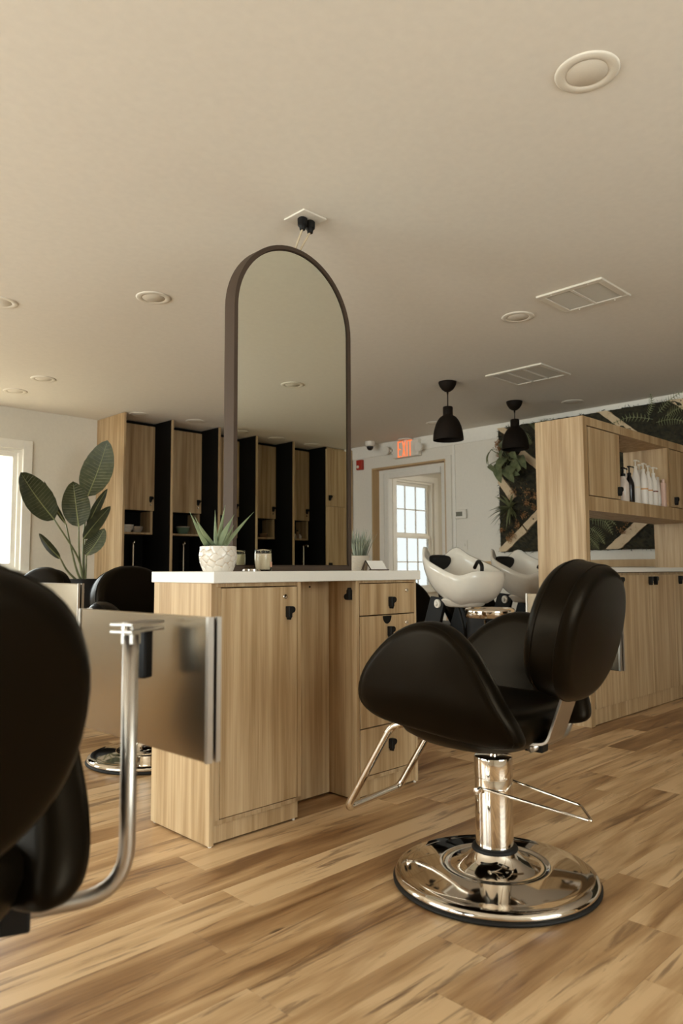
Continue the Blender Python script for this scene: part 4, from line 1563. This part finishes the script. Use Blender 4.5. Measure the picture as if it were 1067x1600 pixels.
MB().add(vs, fs).box(-0.034, m_r - cyy, 0.0, -0.001, m_l - cyy, m_t - m_b).build('moss_panel', M['moss'], mw, fixn=False)
# moss tufts
mb = MB()
for k in range(9000):
    yv = random.uniform(max(m_r, 0.8), m_l + 0.008)
    zv = random.uniform(-0.012, m_t - m_b + 0.012)
    p0 = Vector((-0.045, yv - cyy, zv))
    d_ = Vector((-random.uniform(0.2, 1), random.uniform(-1, 1), random.uniform(-1, 1))).normalized() * random.uniform(0.012, 0.034)
    s_ = Vector((random.uniform(-1, 1), random.uniform(-1, 1), random.uniform(-1, 1))).normalized() * 0.005
    mb.add([p0 - s_, p0 + s_, p0 + d_], [(0, 1, 2)])
tag(mb.build('moss_tufts', M['moss'], mw, fixn=False), kind='stuff')


def board(px0, py0, px1, py1, hw_px):
    """slanted board on the moss from one photo point to another (both on the panel plane)"""
    A = ox(px0, py0, XM - 0.03)
    B = ox(px1, py1, XM - 0.03)
    a = np.array([A.y - cyy, A.z - m_b])
    b = np.array([B.y - cyy, B.z - m_b])
    ax = (b - a) / np.linalg.norm(b - a)
    nn = np.array([-ax[1], ax[0]]) * hw_px * 7.4 / FPX
    L_ = np.linalg.norm(b - a)
    k = max(4, int(L_ / 0.04))
    up, dn = [], []
    for i in range(k + 1):
        p_ = a + (b - a) * i / k
        up.append(tuple(p_ + nn * (1 + random.uniform(-0.12, 0.08))))
        dn.append(tuple(p_ - nn * (1 + random.uniform(-0.12, 0.08))))
    H_, U_ = m_t - m_b - 0.004, m_l - cyy - 0.004
    poly = [(min(u, U_), min(max(v, 0.004), H_)) for u, v in up + dn[::-1]]
    MB().prism(poly, lambda u, v, t: (t, u, v), -0.068, -0.03).build('board', M['birch'], mw)


board(778, 866, 818, 826, 6)
board(819.5, 824, 851, 791, 6)
board(810, 690, 774, 664, 4.5)
board(812, 706, 862, 746, 5.5)
board(774, 742, 801, 779, 6.5)
board(945, 868, 1020, 799, 7)
board(1021, 797, 1100, 722, 7)
board(932, 636, 998, 684, 5)
board(1044, 616, 1110, 662, 6)
# orange lichen
mb = MB()
for (px, py, r_) in ((803, 770, 6), (825, 768, 7), (824, 785, 5), (820, 805, 5), (809, 820, 5), (801, 836, 6), (796, 842, 5), (779, 700, 5), (781, 712, 4), (836, 775, 4), (982, 812, 9), (972, 830, 5), (778, 692, 4), (835, 793, 4), (785, 828, 3)):
    c = ox(px, py, XM - 0.035)
    for k in range(60):
        p0 = c + Vector((-0.01, random.gauss(0, 1) * r_ * 0.0038, random.gauss(0, 1) * r_ * 0.0038))
        d_ = Vector((-random.uniform(0.2, 1), random.uniform(-1, 1), random.uniform(-1, 1))).normalized() * random.uniform(0.012, 0.03)
        s_ = Vector((random.uniform(-1, 1), random.uniform(-1, 1), random.uniform(-1, 1))).normalized() * 0.006
        o_ = Vector((XE - 0.001, cyy, m_b))
        mb.add([p0 - s_ - o_, p0 + s_ - o_, p0 + d_ - o_], [(0, 1, 2)])
tag(mb.build('lichen', M['lichen'], mw, fixn=False), kind='stuff')

# philodendron growing out of the moss
c0 = ox(795, 722, XM - 0.07)
ph = thing('philodendron', 'broad leaved trailing plant growing from the moss wall under the pendant lamp', 'plant', c0)
for (bpx, tpx, hw, dd) in (((778, 722), (783, 755), 8, 0.12), ((772, 727), (764, 705), 0.1, 0.08), ((768, 703), (761, 726), 3, 0.10), ((763, 727), (776, 740), 4, 0.10), ((788, 730), (803, 754), 8, 0.14),
                           ((790, 715), (777, 735), 8, 0.12), ((795, 738), (812, 742), 6, 0.1), ((800, 720), (814, 734), 6, 0.13), ((812, 712), (822, 733), 6, 0.12), ((806, 724), (797, 742), 6, 0.15),
                           ((790, 700), (782, 716), 6, 0.1), ((800, 705), (808, 718), 6, 0.14), ((786, 705), (800, 700), 5, 0.10), ((783, 690), (790, 703), 5, 0.1), ((815, 722), (809, 738), 5, 0.13)):
    if hw < 1:
        continue
    B_ = ox(bpx[0], bpx[1], XM - 0.085) - c0
    T_ = ox(tpx[0], tpx[1], XM - 0.085 - dd) - c0
    lf, rib = leaf(B_, T_, hw * 7.5 / FPX, Vector((-1, random.uniform(-0.5, 0.5), random.uniform(0.1, 0.6))), droop=0.10, fold=0.3, n=9, shape=0.7)
    lo = lf.build('leaf', M['philo'], ph, smooth=True, fixn=False)
    MB().tube([ox(796, 720, XM - 0.05) - c0, (B_ + ox(794, 722, XM - 0.07) - c0) * 0.5 + Vector((-0.04, 0, 0.02)), B_], 0.004, 6).build('stalk', M['stem'], ph)
vine = [ox(778, 702, XM - 0.03), ox(770, 702, XM - 0.06), ox(766, 704, XM - 0.08), ox(762, 714, XM - 0.09), ox(763, 727, XM - 0.09)]
MB().tube(smooth_open([p_ - c0 for p_ in vine], 5), 0.003, 6).build('vine', M['stem'], ph)
# spider plant
c0 = ox(797, 793, XM - 0.03)
sp = thing('spider_plant', 'spiky narrow leaved plant growing from the moss wall edge', 'plant', c0)
mb = MB()
for k in range(46):
    a = random.uniform(0, 2 * PI)
    ln = random.uniform(0.10, 0.26)
    dr = Vector((-random.uniform(0.25, 0.8), 0.3 + math.cos(a) * 0.9, math.sin(a) * 0.75 + 0.05)).normalized()
    if a < 2.5 and dr.y > 0.3:
        ln *= 1.05
    pts = [dr * ln * t + Vector((0, 0, -0.10 * (t * ln / 0.26) ** 2)) for t in (0, 0.35, 0.7, 1.0)]
    sd = dr.cross(Vector((0.3, 0.2, 1))).normalized()
    vs = []
    for i, p_ in enumerate(pts):
        w_ = (0.009, 0.011, 0.008, 0.0008)[i]
        vs += [p_ - sd * w_, p_ + sd * w_]
    bl = MB().add(vs, [(2 * i, 2 * i + 1, 2 * i + 3, 2 * i + 2) for i in range(3)])
    bl.build('blade', M['fern'], sp, smooth=True, fixn=False)


def frond(c0, base, pts, hw, n=16):
    """fern frond: stalk with leaflets both sides"""
    P = smooth_open([p_ - c0 for p_ in pts], 6)
    P = [Vector(p_) for p_ in P]
    mb = MB().tube(P, 0.0022, 5)
    m_ = len(P)
    for i in range(1, m_):
        t = i / (m_ - 1)
        tg = (P[i] - P[i - 1]).normalized()
        nr = Vector((-1, 0.1, 0.2))
        sd = tg.cross(nr).normalized()
        L_ = hw * math.sin(PI * min(1, 0.12 + 0.88 * t) ** 0.9) + 0.004
        for sg in (-1, 1):
            e_ = P[i] + sd * sg * L_ + tg * L_ * 0.35
            w_ = tg * 0.0045
            mb.add([P[i] - w_, P[i] + w_, e_ + w_ * 0.2, e_ - w_ * 0.2], [(0, 1, 2, 3)])
    return mb


def fern_plant(label, root, fronds):
    c0 = ox(root[0], root[1], XM - 0.03)
    t = thing('fern', label, 'plant', c0, 0, 'ferns on the moss wall')
    for (pts, hw) in fronds:
        P = [ox(x, y, XM - 0.035 - 0.05 * i) for i, (x, y) in enumerate(pts)]
        frond(c0, None, P, hw).build('frond', M['fern'], t, fixn=False)
    return t


fern_plant('dark fern with fronds poking over the top edge of the moss wall', (1015, 652), [([(1012, 650), (1018, 632), (1016, 614)], 0.035), ([(1028, 645), (1045, 626), (1068, 610)], 0.045), ([(1020, 655), (985, 652), (955, 662)], 0.04),
            ([(1025, 660), (1050, 655), (1075, 660)], 0.05), ([(1040, 650), (1056, 640), (1080, 632)], 0.05)])
fern_plant('palm like fern seen through the gap under the niche', (930, 815), [([(922, 812), (945, 815), (957, 835)], 0.06), ([(922, 806), (945, 806), (962, 820)], 0.05), ([(922, 825), (935, 835), (945, 850)], 0.05), ([(918, 835), (928, 848), (936, 858)], 0.05)])
fern_plant('small fern at the top of the moss wall beside the oak panel', (836, 668), [([(836, 672), (832, 664), (826, 662)], 0.03), ([(836, 668), (846, 660), (856, 655)], 0.03), ([(830, 690), (820, 680), (812, 678)], 0.03), ([(832, 692), (824, 690), (815, 690)], 0.03)])

# ------------------------------------------------------------------ shampoo units
def shampoo(label, X, Y, z0):
    t = thing('shampoo_unit', label, 'shampoo bowl', (X, Y, 0), math.radians(-14), 'white shampoo bowls')
    # bowl: boat-like shell, neck notch at +Y, lower rounded end at -Y; built as rim and sections
    n = 56
    rings = 9

    def rim(a):
        x = 0.24 * math.copysign(abs(math.cos(a)) ** 0.8, math.cos(a)) * (1 - 0.08 * math.sin(a))
        yv = 0.28 * math.copysign(abs(math.sin(a)) ** 0.85, math.sin(a))
        z = 0.062 + 0.055 * math.sin(a)
        dn = (a - PI / 2 + PI) % (2 * PI) - PI        # neck notch at +Y between two horns
        z -= 0.075 * math.exp(-(dn / 0.30) ** 2)
        z += 0.030 * math.exp(-((abs(dn) - 0.62) / 0.25) ** 2)
        dr = (a + PI / 2 + PI) % (2 * PI) - PI        # raised rear lip at -Y
        z += 0.060 * math.exp(-(dr / 0.62) ** 4)
        return x, yv, z
    vs, fs = [], []
    for i in range(n):
        a = 2 * PI * i / n
        x, yv, z = rim(a)
        for k in range(rings + 1):                     # outside, rim down to the bottom
            s_ = k / rings
            f = math.cos(s_ * PI / 2) ** 0.75
            vs.append((x * f * 1.0, yv * f + 0.03 * s_ * 0 - 0.05 * s_, z * (1 - s_) ** 1.0 + (-0.20) * math.sin(s_ * PI / 2) * (1 if s_ > 0 else 0)))
        for k in range(rings + 1):                     # inside
            s_ = k / rings
            f = 0.93 * math.cos(s_ * PI / 2) ** 0.62
            vs.append((x * f, yv * f - 0.04 * s_, (z - 0.002) * (1 - s_) - 0.17 * math.sin(s_ * PI / 2)))
    m_ = 2 * (rings + 1)
    for i in range(n):
        j = (i + 1) % n
        for k in range(rings):
            fs.append((i * m_ + k, i * m_ + k + 1, j * m_ + k + 1, j * m_ + k))
            b0 = rings + 1
            fs.append((i * m_ + b0 + k, j * m_ + b0 + k, j * m_ + b0 + k + 1, i * m_ + b0 + k + 1))
        fs.append((i * m_, j * m_, j * m_ + rings + 1, i * m_ + rings + 1))
    tilt = Matrix.Translation((0, 0, z0)) @ Matrix.Rotation(math.radians(11), 4, 'X')
    mb = MB().add(vs, fs)
    mb.v = [tuple(tilt @ Vector(p_)) for p_ in mb.v]
    bo = mb.build('bowl', M['ceramic'], t, smooth=True)
    mb = MB().puffy(superell(0.085, 0.05, 2.2, 24), lambda a, b, h: (a, 0.232 + h, 0.030 + b + 2.6 * a * a), 0.06, 0.018, 0.004)
    mb.v = [tuple(tilt @ Vector(p_)) for p_ in mb.v]
    mb.build('neck_rest', M['rubber'], bo, smooth=True)
    mb = MB().tube(smooth_open([(0.0, -0.20, 0.04), (0.0, -0.19, 0.09), (0.03, -0.12, 0.10), (0.05, -0.07, 0.05)], 5), 0.012, 10)
    mb.v = [tuple(tilt @ Vector(p_)) for p_ in mb.v]
    mb.build('spray_head', M['black'], bo, smooth=True)
    # bracket pan under the bowl
    MB().lathe([(0.10, z0 - 0.215), (0.125, z0 - 0.205), (0.15, z0 - 0.17), (0.14, z0 - 0.16)], 32).build('bowl_cradle', M['white_plastic'], t, smooth='auto', loc=(0, -0.03, 0))
    # slanted black pedestal with steel edges
    A, B = Vector((0, 0.10, z0 - 0.16)), Vector((0, 0.34, 0.02))
    for sx in (-0.115, 0.115):
        pts = [(A.y - 0.09, A.z), (A.y + 0.06, A.z + 0.01), (B.y + 0.06, B.z + 0.15), (B.y + 0.10, 0.001), (B.y - 0.30, 0.001), (B.y - 0.12, B.z + 0.15)]
        MB().prism(pts, lambda a, b, h, sx=sx: (sx + h, a, b), -0.012, 0.012).build('pedestal_side', M['black'], t, bevel=0.002)
        MB().tube([(sx, A.y + 0.062, A.z + 0.01), (sx, B.y + 0.062, B.z + 0.15)], 0.006, 8).build('edge_strip', M['alu'], t)
        mb = MB().lathe([(0, 0), (0.028, 0), (0.028, 0.012), (0.015, 0.014), (0.012, 0.024), (0, 0.024)], 20)
        mb.v = [((1 if sx > 0 else -1) * (z + 0.012) + sx, x, y) for x, y, z in mb.v]
        mb.build('knob', M['white_plastic'], t, smooth='auto', loc=(0, A.y - 0.02, A.z - 0.035))
    bx('pedestal_core', M['black'], t, -0.10, 0.02, 0.0, 0.10, 0.30, 0.42, 0.004)
    for k in range(4):
        x_ = -0.05 + 0.033 * k
        MB().tube(smooth_open([(x_, -0.02, z0 - 0.19), (x_ - 0.02, -0.10 - 0.03 * k, z0 - 0.33), (x_ + 0.03, -0.05, z0 - 0.48), (x_, 0.05, 0.2)], 6), 0.0085, 8).build('hose', M['rubber'], t, smooth=True)
    # reclining chair behind the bowl
    mb = MB().puffy(superell(0.26, 0.30, 3.0, 32), lambda a, b, h: (a, 0.62 + b * 0.55 + h * 0.6, 0.62 + b * 0.75 - h * 0.5), 0.12, 0.045, 0.01)
    mb.build('chair_back', M['leather'], t, smooth=True)
    mb = MB().puffy(superell(0.27, 0.27, 3.2, 32), lambda a, b, h: (a, 1.02 + b, 0.41 + h), 0.13, 0.045, 0.01)
    mb.build('chair_seat', M['leather'], t, smooth=True)
    for sx in (-0.31, 0.31):
        MB().puffy(superell(0.26, 0.05, 3.0, 28), lambda a, b, h, sx=sx: (sx + h, 0.92 + a, 0.62 + b), 0.08, 0.03).build('chair_arm', M['leather'], t, smooth=True)
        bx('chair_leg', M['black'], t, sx - 0.025, 0.72, 0.0, sx + 0.025, 1.14, 0.575, 0.004)
    return t


shampoo('white shampoo bowl nearest the oak station, tilted on a black slanted pedestal', 3.93, 2.88, 0.90)
shampoo('second white shampoo bowl, half hidden by the oak shelf panel', 4.78, 2.92, 0.90)
# bin with chrome rim
q = oz(765, 950, 0.70)
bn = thing('waste_bin', 'round black bin with a chrome rim beneath the shampoo bowl', 'bin', (q.x, q.y, 0))
MB().lathe([(0.115, 0.0), (0.12, 0.01), (0.135, 0.64), (0.135, 0.655), (0.125, 0.655), (0.12, 0.62), (0, 0.60)], 40).build('body', M['black'], bn, smooth='auto')
MB().lathe([(0.136, 0.645), (0.143, 0.648), (0.145, 0.685), (0.140, 0.70), (0.128, 0.70), (0.126, 0.66)], 40, cap=False).build('rim', M['chrome'], bn, smooth=True)
MB().tube([(-0.13, -0.06, 0.03), (-0.138, -0.062, 0.64)], 0.008, 8).build('edge_highlight', M['chrome'], bn, smooth='auto')  # chrome strip modelled in place of the highlight along the bin's edge
# ------------------------------------------------------------------ ceiling: downlights, vents, pendants
def downlight(label, x, yv):
    t = thing('downlight', label, 'ceiling light', (x, yv, CH), 0, 'round ceiling downlights')
    MB().lathe([(0.096, 0.0), (0.095, -0.003), (0.090, -0.0055), (0.072, -0.0065), (0.064, -0.004), (0.060, -0.001)], 48, cap=False).build('trim_ring', M['ring'], t, smooth=True)
    MB().lathe([(0.062, -0.003), (0.058, -0.0055), (0, -0.006)], 40, cap=False).build('lens', M['lens'], t, smooth=True)
    return t


for px, py, lab in ((917, 113, 'largest ceiling downlight, high above the black chair'),
                    (240, 465, 'ceiling downlight to the side of the arched mirror top'),
                    (0, 472, 'ceiling downlight cut off by the left frame edge'),
                    (809, 495, 'ceiling downlight between the two ceiling vents'),
                    (894, 628, 'ceiling downlight above the oak shelf divider by the moss wall'),
                    (68, 592, 'small far downlight above the window wall, nearer the mirror of two'),
                    (24, 611, 'small far downlight above the window wall, nearer the window of two'),
                    (217, 647, 'downlight above the first cabinet bay'),
                    (305, 658, 'downlight above the second cabinet bay'),
                    (680, 661, 'faint downlight behind the first pendant lamp')):
    p_ = oz(px, py, CH)
    downlight(lab, p_.x, p_.y)
for px, py, lab in ((457, 601, 'downlight reflected in the middle of the mirror'), (375, 675, 'first of three downlights reflected above the mirrored cabinets'),
                    (432, 685, 'middle of three downlights reflected above the mirrored cabinets'), (487, 694.5, 'last of three downlights reflected, beside the mirrored tall cupboard')):
    p_ = oz(px, py, CH)
    downlight(lab, p_.x, 2 * YM - p_.y)


def vent(label, x0, x1, y0, y1, cells, fine):
    cx, cy = (x0 + x1) / 2, (y0 + y1) / 2
    t = thing('ceiling_vent', label, 'vent', (cx, cy, CH))
    a, b = (x1 - x0) / 2, (y1 - y0) / 2
    f = 0.038
    z = -0.012
    MB().box(-a, -b, z, -a + f, b, 0).box(a - f, -b, z, a, b, 0).box(-a + f, -b, z, a - f, -b + f, 0).box(-a + f, b - f, z, a - f, b, 0).build('frame', M['ring'], t, bevel=0.003)
    MB().box(-a + f, -b + f, -0.001, a - f, b - f, 0).build('backing', M['grille_dark'], t)
    ys = [(-b + f) + (2 * (b - f)) * k / cells for k in range(cells + 1)]
    for k in range(1, cells):
        MB().box(-a + f, ys[k] - 0.008, z + 0.001, a - f, ys[k] + 0.008, -0.001).build('mullion', M['trim'], t)
    ns = int((2 * (a - f)) / fine)
    for k in range(ns):
        xx = -a + f + (k + 0.5) * fine
        MB().add([(xx - fine * 0.42, -b + f, -0.003), (xx - fine * 0.42, b - f, -0.003), (xx + fine * 0.30, b - f, -0.009), (xx + fine * 0.30, -b + f, -0.009),
                  (xx - fine * 0.42, -b + f, -0.0015), (xx - fine * 0.42, b - f, -0.0015), (xx + fine * 0.30, b - f, -0.0075), (xx + fine * 0.30, -b + f, -0.0075)],
                 [(0, 1, 2, 3), (7, 6, 5, 4), (0, 4, 5, 1), (1, 5, 6, 2), (2, 6, 7, 3), (3, 7, 4, 0)]).build('slat', M['grille'], t)
    for (xx, yv) in ((-a + f / 2, -b * 0.55), (-a + f / 2, b * 0.55), (a - f / 2, -b * 0.55), (a - f / 2, b * 0.55)):
        MB().lathe([(0.005, z), (0.004, z - 0.003), (0, z - 0.0035)], 10).build('screw', M['white_plastic'], t, loc=(xx, yv, 0))
    return t


vent('nearer square ceiling vent with two louvred halves', 3.57, 3.925, 1.69, 2.075, 2, 0.0125)
vent('farther ceiling vent with three smooth panels, toward the pendants', 4.77, 5.215, 2.74, 3.23, 3, 0.03)


def pendant(label, px, py, bot_px):
    p_ = oz(px, py, CH)
    d_ = math.hypot(p_.x, p_.y)
    t = thing('pendant_lamp', label, 'pendant lamp', (p_.x, p_.y, CH), 0, 'black dome pendant lamps')
    zb = EYE + (890 - bot_px) / FPX * d_ - CH
    R = 0.133
    MB().lathe([(0.073, 0.0), (0.072, -0.012), (0.062, -0.038), (0.045, -0.062), (0.024, -0.078), (0.008, -0.082), (0.007, -0.10)], 32).build('ceiling_rose', M['pendant'], t, smooth=True)
    zt = zb + 0.275
    MB().tube([(0, 0, -0.09), (0, 0, zt - 0.002)], 0.0042, 8).build('cord', M['pendant'], t)
    out = [(0.0, zt), (0.036, zt - 0.002), (0.040, zt - 0.008), (0.040, zt - 0.070), (0.048, zt - 0.078)]
    for k in range(13):
        a = math.radians(62 - 62 * k / 12)
        out.append((0.122 * math.cos(a) ** 0.9, zb + 0.192 * math.sin(a) / math.sin(math.radians(62)) * 0.985))
    inn = [(r - 0.004, z) for r, z in reversed(out[5:])]
    MB().lathe(out + inn + [(0.0, zt - 0.09)], 48, cap=False).build('shade', M['pendant'], t, smooth='auto')
    MB().lathe([(0, zb + 0.06), (0.02, zb + 0.065), (0.03, zb + 0.09), (0.026, zb + 0.115), (0.014, zb + 0.14), (0.014, zb + 0.185)], 20).build('bulb', M['lens'], t, smooth=True)
    return t


pendant('black dome pendant lamp hanging in front of the white exit wall', 699, 597, 689)
pendant('black dome pendant lamp hanging in front of the moss wall', 803.5, 627.5, 707)
